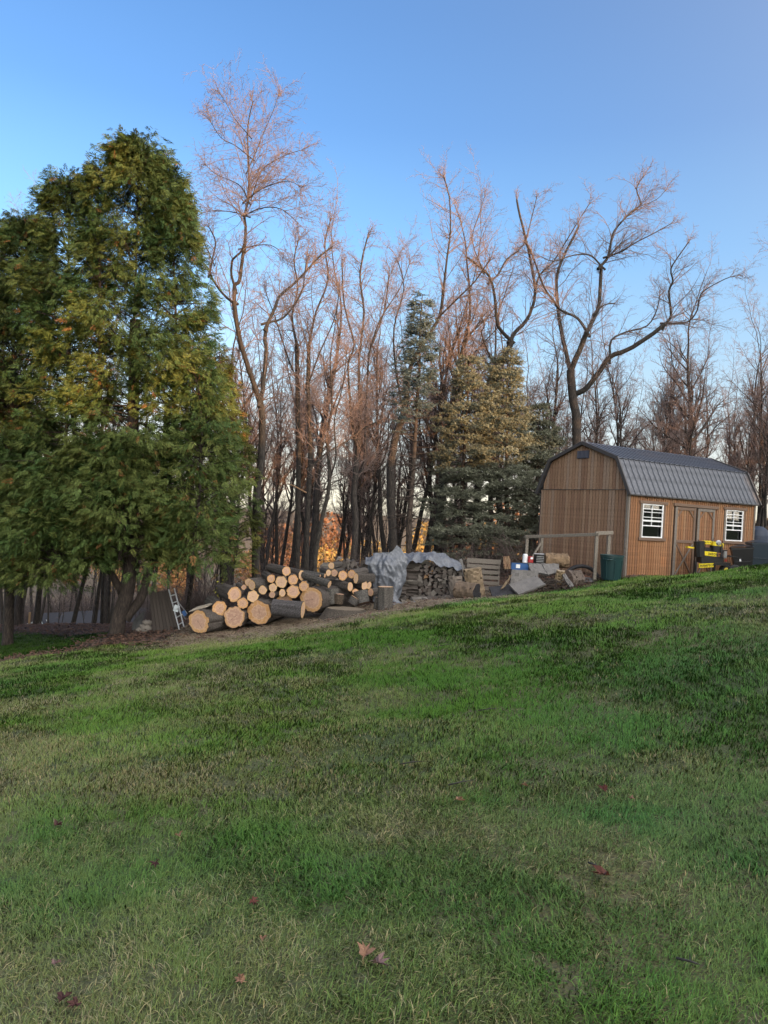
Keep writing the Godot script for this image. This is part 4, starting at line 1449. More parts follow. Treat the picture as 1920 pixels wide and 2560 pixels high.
func make_logs() -> void:
	rng.seed = 600
	# label, px, py, half width px, half height px, depth, heading right, length, face, spin
	var rows := [
		["biggest lens-shaped log face at the left end of the pile", 497, 1555, 34, 29, 17.0, .55, 1.1, 0, 0.6],
		["round orange-rimmed log resting between the two left-most big logs", 549, 1521, 18.5, 19.5, 17.25, -.45, 1.0, 1, 1.2],
		["orange-rimmed log high on the left end, bark showing to its left", 586, 1486, 18, 19, 17.35, -.55, 1.1, 0, 2.0],
		["brown-faced big round log second from the left on the ground", 586, 1542, 27, 27, 17.2, .1, 1.0, 3, 0.0],
		["widest round log face on the ground in the left half of the pile", 648, 1531, 33, 30, 17.25, .35, 1.1, 1, 0.3],
		["small round log wedged above the second ground log", 607, 1508, 14, 14, 17.2, -.1, .9, 1, 2.6],
		["middle-sized log resting on the widest ground log", 632, 1491, 14.8, 15, 17.3, -.25, 1.0, 2, 0.9],
		["log near the top left with its long grey bark showing behind", 630, 1463, 13, 13, 17.35, .75, 1.2, 2, 2.2],
		["pale log half hidden behind the log at the top left", 621, 1456, 10, 10, 17.6, .4, .9, 2, 0.2],
		["small curled branch end at the left of the upper row", 609.5, 1468, 6.5, 6.5, 17.4, -.5, .5, 3, 0.4],
		["small round log in the middle tier, left of its twin", 657, 1475, 11, 11, 17.4, .1, 1.0, 2, 1.7],
		["small round log at the top between the long-barked log and the larger one", 678, 1447, 10.5, 10.5, 17.45, -.3, 1.0, 1, 2.9],
		["small round log directly under the top small one", 682, 1469, 10.5, 10.5, 17.4, .1, 1.0, 2, 0.1],
		["larger pale-faced round log in the upper middle of the pile", 703, 1455, 15.2, 15, 17.4, .1, 1.1, 2, 1.1],
		["grey weathered little log end low in the middle", 680.5, 1487, 8.5, 8, 17.35, .3, .8, 3, 2.0],
		["small pear-shaped log end low in the middle", 706, 1482, 8, 10, 17.35, .0, .8, 2, 0.6],
		["topmost round log with a cracked face in the left half", 716, 1428, 12, 12, 17.5, -.6, 1.0, 0, 1.57],
		["bright orange-rimmed log right under the topmost cracked one", 733, 1449, 12.5, 13.5, 17.45, -.2, 1.0, 1, 0.8],
		["brown-orange round log above the fallen bark-covered log", 733, 1479, 16.2, 16.5, 17.35, .05, 1.0, 0, 2.4],
		["orange log with a cracked face beside the biggest sliced log", 760, 1466, 12.8, 13, 17.4, .1, 1.0, 1, 1.9],
		["tilted pale oval log end at the top middle", 754, 1438, 9, 13, 17.6, -.75, 1.0, 2, 0.0],
		["biggest log on the right, its pink face sliced across by a saw line", 779, 1500, 37, 32, 17.3, .7, 1.5, 0, 2.6],
		["half hidden orange log behind the fallen bark-covered log", 712, 1502, 20, 21, 17.55, .1, .9, 1, 0.5],
		["round pale log at the very top of the right half", 828.5, 1414, 8, 8.5, 17.9, .3, .6, 2, 0.4],
		["pale split oval end at the top right, left of two", 821, 1432, 6.5, 8.5, 17.75, -.3, .7, 2, 1.0],
		["tan round end at the top right, right of two", 836, 1432, 8.5, 9, 17.8, .2, .7, 3, 1.4],
		["orange cracked round log in the top right group, left", 857, 1438.5, 11.5, 12.5, 17.75, -.2, .9, 1, 2.1],
		["orange cracked round log in the top right group, right", 879, 1435, 11, 11, 17.8, .35, .9, 1, 0.7],
		["narrow crescent log end below the top right group", 890, 1446, 7.5, 13, 17.7, .7, .7, 2, 0.2],
		["pale oval log end in the right half with dark bark to its left", 875.5, 1467, 8.5, 12, 17.6, -.85, .8, 2, 2.8],
		["small orange oval end low in the right half", 888.5, 1479.5, 8.5, 8, 17.6, -.3, .8, 1, 1.3],
		["cracked oval log end beside the hanging tarp, left", 911, 1464, 9, 12, 17.9, -.7, .8, 2, 0.9],
		["cracked oval log end beside the hanging tarp, right", 921, 1462, 8, 10.5, 18.05, -.4, .7, 2, 2.3],
		["dull round log end lowest beside the chopping block", 926.5, 1481, 7.8, 10, 17.9, .4, .6, 3, 0.6],
	]
	for q in rows:
		var m: float = q[5] / FOCAL
		var c := spot(q[1], q[2], q[5])
		saw_log(q[0], c, q[3] * m, q[4] * m, Vector3(q[6], rng.randf_range(-.06, .03), -1.0), q[7], q[8], Color(.17, .148, .128), "sawn logs in the pile", q[9])
	# logs that lie across the view
	var k1 := 17.0 / FOCAL
	saw_log("fallen bark-covered log lying sideways on the ground before the pile", spot(757, 1525, 16.9), 15.5 * k1, 21 * k1, Vector3(-1.0, 0.015, -.25), .72, 2, Color(.15, .14, .14), "sawn logs in the pile", 1.4)
	saw_log("long barked log lying slanted on top of the biggest sliced log", spot(823.5, 1461, 17.35), 9 * k1, 9.5 * k1, Vector3(-1.0, .25, -.45), .75, 2, Color(.15, .142, .125))
	saw_log("thin pole end with orange face, left of two on top", spot(800, 1440.5, 17.5), 4.8 * k1, 4.8 * k1, Vector3(-1.0, .05, -.3), .55, 1, Color(.13, .125, .115))
	saw_log("thin pole end with orange face, right of two on top", spot(812, 1439, 17.6), 5.6 * k1, 5.8 * k1, Vector3(-1.0, .06, -.4), .7, 1, Color(.13, .125, .115))
	# pieces that stand on end
	standing("barked short log leaning on end on the right half of the pile", spot(835, 1473, 17.45), .155, .33, Vector3(-.18, 1, -.1), Color(.19, .18, .155), 3, "")
	standing("split brown block under the leaning short log", spot(846, 1501, 17.4), .12, .2, Vector3(.05, 1, 0), Color(.20, .15, .10), 3, "")
	standing("grey barked block leaning beside the chopping block", spot(908, 1505, 17.55), .16, .27, Vector3(-.3, 1, -.2), Color(.2, .19, .17), 3, "")
	standing("low grey piece lying at the foot of the right half", spot(882, 1507, 17.5), .12, .14, Vector3(.5, 1, 0), Color(.18, .165, .15), 2, "")
	standing("narrow split billet standing left of the chopping block", spot(940, 1521, 17.5), .07, .26, Vector3(.12, 1, 0), Color(.2, .18, .15), 0, "")
	standing("upright chopping block with a pale half-sawn top, before the tarp", spot(963, 1527, 17.4), .19, .56, Vector3(-.03, 1, 0), Color(.20, .185, .16), 2, "")
	# old flat stump under dirt
	var st := thing("old_stump", "wide low half-buried stump with a flat top, right of the sliced log", "stump", on_ground(-.75, -17.15))
	var sb := MB.new()
	sb.col = Color(.17, .145, .11)
	var pr := []
	for j in 5:
		var row := []
		for s in 25:
			var a := TAU * (s % 24) / 24
			var rr: float = [.62, .52, .47, .44, .43][j] * (1.0 + .12 * bump_noise.get_noise_2d(cos(a) * 4.0, sin(a) * 4.0))
			row.append(Vector3(cos(a) * rr, [-.1, .05, .13, .17, .18][j], sin(a) * rr * .8))
		pr.append(row)
	pr.reverse()
	sb.sheet(pr)
	part(sb, "bark", M.bark_log, st)
	var tp := MB.new()
	tp.col = Color(.30, .25, .18)
	tp.lathe(Transform3D(Basis(), Vector3(0, .178, 0)), [Vector2(.43, 0), Vector2(.2, .006), Vector2(0.001, .008)], 24, 1.0, .8)
	part(tp, "stump_top", M.split, st)
	# bark plank on the left-most log
	var pl := thing("bark_slab", "pale bark slab lying on the left-most log", "wood slab", spot(503, 1519, 17.35))
	var ps := rough_prism([Vector2(-.26, .0), Vector2(-.1, .03), Vector2(.2, .035), Vector2(.29, .01), Vector2(.2, -.012), Vector2(-.1, -.015)], .4, 4, .008, Color(.44, .40, .33))
	var po := put(ps, "slab_board", M.split, pl)
	po.basis = Basis(Vector3.BACK, .33)
	# yellow-leaved shoots behind the left end
	var yl := thing("leafy_shoot", "thin shoot with a few yellow-green leaves behind the left logs", "plant", spot(540, 1500, 18.0))
	var ym := MB.new()
	ym.col = lin(.12, .10, .05)
	ym.tube([Vector3(0, -.75, 0), Vector3(.03, -.2, 0), Vector3(.06, .2, 0), Vector3(.08, .45, .0)], [.008, .006, .004, .002], 4, true)
	part(ym, "stem", M.twig, yl)
	var lv := MB.new()
	for k in 26:
		var c: Vector3 = [Vector3(.0, .03, 0), Vector3(.03, .22, 0), Vector3(.09, .42, 0)][k % 3] + rand_dir() * .085
		var a := rand_dir() * .032
		var b := rand_dir().cross(a).normalized() * .02
		lv.col = lin(.22, .21, .04) * rng.randf_range(.7, 1.2)
		lv.quad(c - a, c - b, c + a, c + b)
	part(lv, "leaves", M.leaf, yl)

func standing(label: String, foot: Vector3, r: float, h: float, axis: Vector3, bark: Color, face: int, group: String) -> Node3D:
	var a := axis.normalized()
	foot.y = minf(foot.y, ground(foot.x, foot.z) + 0.3)
	return saw_log(label, foot + a * h, r, r * .94, -a if absf(a.z) > 0.001 else (-a + Vector3(0, 0, .01)), h + .02, face, bark, group, 0.0)

# irregular extrusion along z with chipped, flat-shaded faces; outline counter-clockwise seen from +z
func rough_prism(o: Array, length: float, rings: int, jit: float, col: Color, end_col := Color(0, 0, 0, 0), vary := .25) -> ArrayMesh:
	var mb := MB.new()
	var m := o.size()
	var rows := []
	for k in rings + 1:
		var row := []
		for p in o:
			row.append(Vector3(p.x + rng.randfn() * jit, p.y + rng.randfn() * jit, lerpf(length / 2, -length / 2, float(k) / rings) + rng.randfn() * jit * (1.0 if k == 0 or k == rings else 2.0)))
		rows.append(row)
	for k in rings:
		for s in m:
			var s2 := (s + 1) % m
			mb.col = col * rng.randf_range(1.0 - vary, 1.0 + vary)
			mb.quad(rows[k][s], rows[k][s2], rows[k + 1][s2], rows[k + 1][s])
	for e in [0, rings]:
		var mid := Vector3.ZERO
		for p in rows[e]:
			mid += p / m
		mb.col = (end_col if end_col.a > 0 else col) * rng.randf_range(.9, 1.15)
		for s in m:
			var s2 := (s + 1) % m
			if e == 0:
				mb.tri(mid, rows[e][s2], rows[e][s])
			else:
				mb.tri(mid, rows[e][s], rows[e][s2])
	return mb.mesh()

func make_firewood() -> void:
	rng.seed = 700
	var kinds := []
	for k in 10:
		var r := rng.randf_range(.055, .085)
		var cut: int = [3, 4, 3, 5, 4, 3, 4, 5, 3, 4][k]
		var o := []
		for s in cut:
			var a := TAU * s / cut + rng.randf_range(-.35, .35)
			o.append(Vector2(cos(a) * r * rng.randf_range(.8, 1.25), sin(a) * r * rng.randf_range(.7, 1.0)))
		var tone := Color(.135, .118, .105) * rng.randf_range(.7, 1.25)
		if k == 8:
			tone = Color(.27, .17, .09)
		if k == 3 or k == 5:
			tone = Color(.24, .225, .20)
		kinds.append(rough_prism(o, .42, 3, .006, tone, tone * 1.15))
	var n := 0
	var x0 := -1.55
	while x0 < 2.05:
		var col_end_on := x0 > 0.75 or (x0 > -1.55 and x0 < -.55)
		var step := .125 if col_end_on else .36
		var gy := hill(x0, -19.8)
		var top := .33 + .05 * sin(x0 * 3.0)
		if x0 < -1.4:
			top = .2
		if x0 > 1.75:
			top = .22
		var y := gy + .06
		while y < top:
			if n < 300:
				var v := rng.randi() % 10
				if v == 8 and rng.randf() < 0.8:
					v = 1
				var o := put(kinds[v], "split_firewood", M.split)
				tag(o, "weathered grey-brown split log in the long firewood stack", "firewood", "split logs in the firewood stack")
				var b := Basis(Vector3.UP, rng.randf_range(-.12, .12))
				if not col_end_on:
					b = Basis(Vector3.UP, PI / 2 + rng.randf_range(-.18, .18))
				b = b * Basis(Vector3.BACK, rng.randf() * TAU)
				o.transform = Transform3D(b, Vector3(x0 + step / 2 + rng.randf_range(-.03, .03), y, -19.75 + rng.randf_range(-.05, .07) + (0.0 if col_end_on else .1)))
				n += 1
				if not col_end_on and n < 300:
					var o2 := put(kinds[(v + 3) % 8], "split_firewood", M.split)
					tag(o2, "weathered grey-brown split log in the long firewood stack", "firewood", "split logs in the firewood stack")
					o2.transform = Transform3D(Basis(Vector3.UP, PI / 2 + rng.randf_range(-.2, .2)) * Basis(Vector3.BACK, rng.randf() * TAU), Vector3(x0 + step / 2 + rng.randf_range(-.05, .05), y + .02, -19.92))
					n += 1
			y += rng.randf_range(.082, .10)
		x0 += step
	# pieces fallen in front of the stack
	for k in 16:
		var x := rng.randf_range(.2, 1.9)
		var z := rng.randf_range(-19.45, -18.9)
		var o := put(kinds[rng.randi() % 8], "split_firewood", M.split)
		tag(o, "loose split log fallen on the ground in front of the firewood stack", "firewood", "loose split logs")
		o.transform = Transform3D(Basis(Vector3.UP, rng.randf() * TAU) * Basis(Vector3.BACK, rng.randf() * TAU), on_ground(x, z) + Vector3.UP * .05)

func crumple(p: Vector3, s: float) -> float:
	# broad flat facets meeting in sharp creases
	var a := crease_noise.get_noise_3d(p.x, p.y * .55, p.z + 7.0)
	var b := crease_noise.get_noise_3d(p.x * 2.1 + 9.0 + p.y, p.y * 1.3, p.z * 2.1)
	var c := crease_noise.get_noise_3d(p.x * 4.0 - 5.0, p.y * 3.0 + p.x * 2.0, p.z * 4.0)
	return ((1.0 - absf(a) * 2.4) * 0.62 + (1.0 - absf(b) * 2.2) * 0.28 + (1.0 - absf(c) * 2.2) * 0.10) * s

func make_tarps() -> void:
	# hanging bundle
	var c := spot(963, 1497, 19.05)
	c.y = ground(c.x, c.z)
	var t := thing("grey_tarp", "crumpled grey tarp hanging in a tall bundle over the middle of the firewood", "tarp", c)
	var rows := []
	var prof := [[0.0, .26], [.12, .25], [.35, .32], [.60, .42], [.80, .44], [.98, .40], [1.12, .29], [1.22, .18], [1.28, .03]]
	var nv := 70
	var nu := 130
	for j in nv:
		var f := float(nv - 1 - j) / (nv - 1)
		var hgt := f * 1.28
		var k := 0
		while k < prof.size() - 2 and hgt > prof[k + 1][0]:
			k += 1
		var r: float = lerpf(prof[k][1], prof[k + 1][1], (hgt - prof[k][0]) / (prof[k + 1][0] - prof[k][0]))
		var row := []
		for i in nu + 1:
			var a := TAU * (i % nu) / nu
			var fold := sin(a * 7.0 + hgt * 1.7 + sin(a * 2.0 + hgt * 3.0) * 1.4) * .05 * (1.15 - f) + sin(a * 13.0 - hgt * 2.0) * .018
			var horn := exp(-pow((wrapf(a - .45, -PI, PI)) / .40, 2.0)) * smoothstep(.6, 1.0, f)
			var wing := exp(-pow((wrapf(a - PI, -PI, PI)) / .45, 2.0)) * smoothstep(.45, .9, f)
			var p := Vector3(cos(a) * (r + fold) * .95, hgt, sin(a) * (r + fold) * .62)
			p += Vector3(.16, .20, 0) * horn + Vector3(-.22, -.02, 0) * wing
			p.x += .02 + .05 * (1.0 - f)
			p += Vector3(cos(a), .2, sin(a)) * crumple(p + c, .10)
			row.append(p)
		rows.append(row)
	var mb := MB.new()
	mb.sheet(rows)
	part(mb, "cloth", M.tarp, t)
	# left wing lying on the stack
	var wsh := []
	for j in 14:
		var row := []
		for i in 22:
			var u := i / 21.0
			var v := j / 13.0
			var p := Vector3(lerpf(-.56, -.02, u), lerpf(1.10, 1.22, u) - .16 * pow(absf(v - .45), 2.0) * 3.0 - .05 * v, lerpf(-.85, .12, v) * lerpf(.55, 1.0, u))
			p.y += crumple(p * .8 + c, .10)
			row.append(p)
		wsh.append(row)
	var wm := MB.new()
	wm.sheet(wsh)
	part(wm, "cloth_wing", M.tarp, t)
	# trailing hem on the ground
	var hem := []
	for j in 10:
		var row := []
		for i in 12:
			var u := i / 11.0
			var v := j / 9.0
			var p := Vector3(lerpf(.14, .36, v) + (u - .5) * .2, .32 * (1.0 - v) * (1.0 - v) + .03, .30 + .06 * v)
			p += Vector3(0, 1, .6) * crumple(p + c + Vector3(3, 0, 0), .05)
			row.append(p)
		hem.append(row)
	var hm := MB.new()
	hm.sheet(hem)
	part(hm, "hem", M.tarp, t)
	# cover on the right part of the stack
	var a0 := Vector3(.40, .36, -20.15)
	var t2 := thing("grey_tarp", "grey tarp spread flat over the right half of the firewood stack", "tarp", a0)
	var rs := []
	for j in 40:
		var row := []
		for i in 90:
			var u := i / 89.0
			var v := j / 39.0
			var fr := smoothstep(.72, 1.0, v)
			var p := Vector3(lerpf(0.02, 1.72, u), .10 * sin(u * 3.1) + .04 - .14 * smoothstep(.75, 1.0, u), lerpf(-.35, .72, v))
			p.y += .10 * (1.0 - absf(v - .5) * 2.0) - fr * (.10 + .07 * sin(u * 11.0) + .05 * sin(u * 23.0))
			p.y += crumple(p + a0, .085)
			row.append(p)
		rs.append(row)
	var m2 := MB.new()
	m2.sheet(rs)
	part(m2, "cloth", M.tarp, t2)
	# blue strip on the ground
	var bl := thing("blue_sheet", "strip of blue-grey plastic sheet flat on the ground right of the chopping block", "plastic sheet", on_ground(.55, -18.35))
	var bs := []
	for j in 8:
		var row := []
		for i in 20:
			var u := i / 19.0
			var v := j / 7.0
			var x := lerpf(-.35, .95, u)
			var z := lerpf(-.22, .22, v) - u * .35
			row.append(Vector3(x, ground(.55 + x, -18.35 + z) - bl.position.y + .02 + absf(crumple(Vector3(x, 0, z) * 1.3, .03)), z))
		bs.append(row)
	var bm := MB.new()
	bm.sheet(bs)
	part(bm, "sheet_cloth", mat(lin(.10, .17, .27), .5), bl)

# ---------------------------------------------------------------- things round the firewood and the shed
func slab(label: String, called: String, category: String, corners: Array, th: float, material: Material, col: Color, jit := .006) -> Node3D:
	# flat irregular slab through four corners (clockwise seen from the front)
	var c := Vector3.ZERO
	for p in corners:
		c += p / 4.0
	var o := thing(called, label, category, c)
	var nn: Vector3 = (corners[2] - corners[0]).cross(corners[1] - corners[0]).normalized()
	var mb := MB.new()
	var nx := 7
	var ny := 5
	var front := []
	var back := []
	for j in ny + 1:
		var r1 := []
		var r2 := []
		for i in nx + 1:
			var u := float(i) / nx
			var v := float(j) / ny
			var p: Vector3 = (corners[0] as Vector3).lerp(corners[1], u).lerp((corners[3] as Vector3).lerp(corners[2], u), v) - c
			p += rand_dir() * jit * 1.5
			r1.append(p + nn * (th / 2 + rng.randf_range(-jit, jit)))
			r2.append(p - nn * th / 2)
		front.append(r1)
		back.append(r2)
	for j in ny:
		for i in nx:
			mb.col = col * rng.randf_range(.8, 1.18)
			mb.quad(front[j][i], front[j][i + 1], front[j + 1][i + 1], front[j + 1][i])
			mb.quad(back[j][i], back[j + 1][i], back[j + 1][i + 1], back[j][i + 1])
	mb.col = col * .8
	for i in nx:
		mb.quad(front[0][i], back[0][i], back[0][i + 1], front[0][i + 1])
		mb.quad(front[ny][i], front[ny][i + 1], back[ny][i + 1], back[ny][i])
	for j in ny:
		mb.quad(front[j][0], front[j + 1][0], back[j + 1][0], back[j][0])
		mb.quad(front[j][nx], back[j][nx], back[j + 1][nx], front[j + 1][nx])
	part(mb, "wood_face", material, o)
	return o

func chunk(label: String, called: String, at: Vector3, basis: Basis, outline: Array, length: float, col: Color, end_col: Color, rings := 6, jit := .012) -> Node3D:
	var o := thing(called, label, "log", at)
	o.basis = basis
	put(rough_prism(outline, length, rings + 6, jit * .6, col, end_col, .13), "split_wood", M.split, o)
	return o

func pallet(label: String, at: Vector3, basis: Basis, w: float, h: float, slats: int, tone: Color) -> Node3D:
	var o := thing("wooden_pallet", label, "pallet", at)
	o.basis = basis
	var m := mat(tone, .85, M.old_wood.albedo_texture, Vector3(.8, 4, 4))
	for s in 3:
		stick(o, "stringer", m, Vector3((s - 1) * (w / 2 - .03), 0, -.06), Vector3((s - 1) * (w / 2 - .03), h, -.06), .04, .09)
	for k in slats:
		var y := lerpf(.05, h - .07, float(k) / (slats - 1))
		var sl := MB.new()
		sl.cbox(Transform3D(Basis(Vector3.BACK, PI / 2 + rng.randf_range(-.012, .012)), Vector3(0, 0, 0)), Vector3(.10 + (.03 if k == slats - 1 else 0.0), w + rng.randf_range(-.02, .01), .018), .003)
		var q := part(sl, "slat", m, o)
		q.position = Vector3(0, y, .0)
		if k % 2 == 0:
			var sb := MB.new()
			sb.cbox(Transform3D(Basis(Vector3.BACK, PI / 2), Vector3.ZERO), Vector3(.10, w, .018), .003)
			var q2 := part(sb, "slat", m, o)
			q2.position = Vector3(0, y, -.12)
	return o

func make_debris() -> void:
	rng.seed = 800
	pallet("weathered wooden pallet standing upright right of the firewood", on_ground(2.80, -20.35, .02) + Vector3(0, 0, 0), Basis(Vector3.UP, -.05) * Basis(Vector3.BACK, .0) * Basis(Vector3.RIGHT, -.05), .92, 1.0, 7, lin(.25, .225, .19))
	pallet("dark pallet leaning steeply against the right end of the firewood", on_ground(2.12, -20.3, .02), Basis(Vector3.BACK, .28) * Basis(Vector3.UP, -1.0), .9, .98, 6, lin(.20, .20, .195))
	# rough split rounds
	var gold := Color(.33, .255, .165)
	var disc := func(r: float, n: int, squash: float, cut: float) -> Array:
		var o := []
		for s in n:
			var a := TAU * s / n
			var p := Vector2(cos(a) * r, sin(a) * r * squash)
			p.x = minf(p.x, cut)
			o.append(p)
		return o
	chunk("tall rough split log standing in front of the upright pallet", "split_round", on_ground(2.50, -19.55) + Vector3(0, .36, 0), Basis(Vector3.BACK, .22) * Basis(Vector3.RIGHT, -PI / 2), disc.call(.27, 22, .62, .2), .80, gold, Color(.36, .28, .18), 8, .016)
	chunk("half log with a black end, lying before the tall rough split log", "split_round", on_ground(2.24, -18.95) + Vector3(0, .20, 0), Basis(Vector3.UP, .95) * Basis(Vector3.BACK, .25), disc.call(.25, 22, .92, .14), .58, Color(.22, .165, .115), Color(.022, .022, .024), 6, .014)
	chunk("grey split round standing left of the leaning pallet", "split_round", on_ground(1.98, -19.35) + Vector3(0, .30, 0), Basis(Vector3.BACK, .12) * Basis(Vector3.RIGHT, -PI / 2), disc.call(.19, 18, .7, .16), .58, Color(.25, .215, .18), Color(.24, .2, .16), 6, .012)
	chunk("golden-brown squared log lying level in front of the shed gable", "split_round", spot(1389, 1401, 20.6), Basis(Vector3.UP, PI / 2 + .1), disc.call(.21, 22, .95, .21), .66, Color(.30, .21, .125), Color(.34, .24, .15), 6, .016)
	chunk("barked log base tipped at the right end of the slabs", "split_round", spot(1432, 1446, 20.2), Basis(Vector3.UP, -.9) * Basis(Vector3.BACK, .5), disc.call(.24, 20, .9, .2), .5, Color(.19, .155, .13), Color(.23, .17, .14), 6, .018)
	chunk("splintered tan split piece among the grey slabs", "split_round", spot(1399, 1442, 19.8), Basis(Vector3.UP, .3) * Basis(Vector3.RIGHT, -1.25), disc.call(.13, 14, .55, .1), .36, Color(.36, .27, .16), Color(.42, .34, .24), 5, .016)
	# grey slabs
	var gw := Color(1, 1, 1)
	slab("large grey weathered wood slab tilted towards the lawn, nearest of the slabs", "wood_slab", "wood slab", [spot(1273, 1463, 19.25), spot(1341, 1441, 19.55), spot(1364, 1462, 19.15), spot(1296, 1488, 18.9)], .05, M.grey_wood, gw)
	slab("upright grey board face behind the nearest slab", "wood_slab", "wood slab", [spot(1279, 1425, 19.75), spot(1345, 1429, 19.75), spot(1342, 1462, 19.6), spot(1274, 1466, 19.55)], .10, M.grey_wood, gw * .9)
	slab("cracked grey slab leaning left of the golden-brown log, left half", "wood_slab", "wood slab", [spot(1320, 1410, 20.0), spot(1352, 1411, 20.05), spot(1368, 1438, 19.75), spot(1326, 1430, 19.8)], .06, M.grey_wood, gw * .95)
	slab("cracked grey slab leaning below the golden-brown log, right half", "wood_slab", "wood slab", [spot(1353, 1410, 20.05), spot(1396, 1411, 20.1), spot(1398, 1432, 19.9), spot(1369, 1438, 19.75)], .06, M.grey_wood, gw)
	slab("narrow tan board leaning at the left edge of the slabs", "wood_board", "board", [spot(1274, 1440, 19.5), spot(1280, 1436, 19.55), spot(1262, 1468, 19.2), spot(1251, 1474, 19.2)], .03, M.old_wood, Color(1.0, .8, .58))
	slab("grey strip of wood standing between the slabs and the barked log base", "wood_board", "board", [spot(1405, 1437, 19.7), spot(1413, 1434, 19.75), spot(1434, 1466, 19.5), spot(1424, 1468, 19.45)], .04, M.grey_wood, gw * .95)
	slab("flat grey boards lying at the foot of the shed gable, upper", "wood_board", "board", [spot(1450, 1441, 21.2), spot(1492, 1449, 21.0), spot(1496, 1457, 20.6), spot(1452, 1453, 20.6)], .03, M.grey_wood, gw * .8)
	slab("flat reddish board lying at the foot of the shed gable", "wood_board", "board", [spot(1446, 1434, 21.4), spot(1490, 1446, 21.2), spot(1488, 1450, 21.1), spot(1446, 1440, 21.2)], .025, M.trim, Color(1.1, .8, .7))
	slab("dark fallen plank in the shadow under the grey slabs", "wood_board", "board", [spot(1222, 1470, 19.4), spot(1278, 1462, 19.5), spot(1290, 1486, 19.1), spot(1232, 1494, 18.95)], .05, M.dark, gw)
	slab("brown plywood piece leaning on the right of the upright pallet", "plywood_piece", "board", [spot(1257, 1391, 20.1), spot(1275, 1390, 20.1), spot(1277, 1423, 20.0), spot(1260, 1423, 20.0)], .025, M.trim, Color(1.05, .9, .7))
	# roots and sticks
	var rt := thing("root_tangle", "tangle of brown roots and bark in the debris heap", "roots", spot(1385, 1462, 19.5))
	var rm := MB.new()
	for k in 60:
		var p := Vector3(rng.randf_range(-.5, .38), rng.randf_range(-.1, .14), rng.randf_range(-.25, .2))
		var d := (Vector3(rng.randf_range(-1, 1), rng.randf_range(-.35, .35), rng.randf_range(-.5, .5))).normalized() * rng.randf_range(.15, .4)
		rm.col = Color(.16, .125, .10) * rng.randf_range(.6, 1.3)
		rm.tube([p, p + d * .5 + rand_dir() * .04, p + d], [.016, .012, .004], 4, true)
	part(rm, "root_strands", M.bark_log, rt)
	# blue tray
	var tr := thing("blue_tray", "blue metal tray with a white label between the pallet and the slabs", "tray", spot(1299, 1425, 20.2))
	tr.rotation.y = -.05
	var tb := MB.new()
	tb.bx(Vector3(0, .10, 0), Vector3(.46, .19, .03))
	tb.bx(Vector3(0, .015, -.2), Vector3(.46, .02, .37))
	tb.bx(Vector3(-.22, .10, -.2), Vector3(.02, .19, .37))
	tb.bx(Vector3(.22, .10, -.2), Vector3(.02, .19, .37))
	part(tb, "tray_body", M.blue, tr)
	var tl := MB.new()
	tl.bx(Vector3(-.05, .10, .0185), Vector3(.11, .10, .004))
	part(tl, "paper_label", M.white, tr)
	var trim := MB.new()
	trim.bx(Vector3(0, .20, 0), Vector3(.48, .016, .05))
	part(trim, "rim", M.dark, tr)
	# small engine
	var en := thing("small_engine", "small black and red engine with a white tank standing behind the grey slabs", "engine", spot(1334, 1408, 20.4))
	var eb := MB.new()
	eb.cbox(Transform3D(Basis(), Vector3(.14, .12, 0)), Vector3(.24, .24, .26), .03)
	part(eb, "block", M.black, en)
	for k in 4:
		var fin := MB.new()
		fin.bx(Vector3(.14, .06 + k * .045, .135), Vector3(.2, .012, .02))
		part(fin, "cooling_fin", M.steel, en)
	var ef := MB.new()
	ef.cbox(Transform3D(Basis(), Vector3(-.10, .10, .02)), Vector3(.14, .16, .18), .03)
	part(ef, "fan_cover", M.red, en)
	var ew := MB.new()
	ew.bx(Vector3(-.08, .14, .113), Vector3(.07, .055, .006))
	part(ew, "white_sticker", M.white, en)
	var et := MB.new()
	et.lathe(Transform3D(Basis(), Vector3(-.24, -.02, .0)), [Vector2(.001, 0), Vector2(.06, 0), Vector2(.07, .02), Vector2(.07, .23), Vector2(.05, .26), Vector2(.001, .265)], 14)
	part(et, "white_tank", M.white, en)
	var ex := MB.new()
	ex.cbox(Transform3D(Basis(Vector3.BACK, PI / 2), Vector3(.12, .262, .02)), Vector3(.03, .28, .12), .01)
	part(ex, "air_cleaner", M.steel, en)
	var ebs := MB.new()
	ebs.bx(Vector3(0, -.02, 0), Vector3(.5, .03, .3))
	part(ebs, "base_plate", M.steel, en)
	# black hoop
	var hp := thing("black_hoop", "black curved hoop arching low against the shed gable", "hoop", spot(1453, 1450, 21.3))
	var pts := []
	var rd := []
	for k in 17:
		var a := PI * k / 16.0
		pts.append(Vector3(-cos(a) * .47, sin(a) * .40, .02 * sin(a)))
		rd.append(.055)
	var hm := MB.new()
	hm.tube(pts, rd, 10, false, true)
	part(hm, "hoop_tube", M.rubber, hp)
	# timber rail frame
	var rf := thing("timber_frame", "grey timber frame of posts and rails in front of the shed gable", "frame", on_ground(6.0, -20.85))
	var b := rf.position
	var P := func(px: float, py: float, d: float) -> Vector3:
		return spot(px, py, d) - b
	var d1 := 20.75
	var d2 := 22.4
	var down := func(p: Vector3) -> Vector3:
		var w: Vector3 = p + b
		return Vector3(p.x, ground(w.x, w.z) - b.y - .1, p.z)
	var tr1: Vector3 = P.call(1492, 1336, d1)
	var tl1: Vector3 = P.call(1318, 1342, d2)
	var tr2: Vector3 = P.call(1523, 1334, 21.25)
	var tl2: Vector3 = P.call(1355, 1340, 23.0)
	stick(rf, "rail", M.old_wood, tl1 + (tl1 - tr1).normalized() * .08, tr1 + (tr1 - tl1).normalized() * .06, .09, .04, Vector3.BACK)
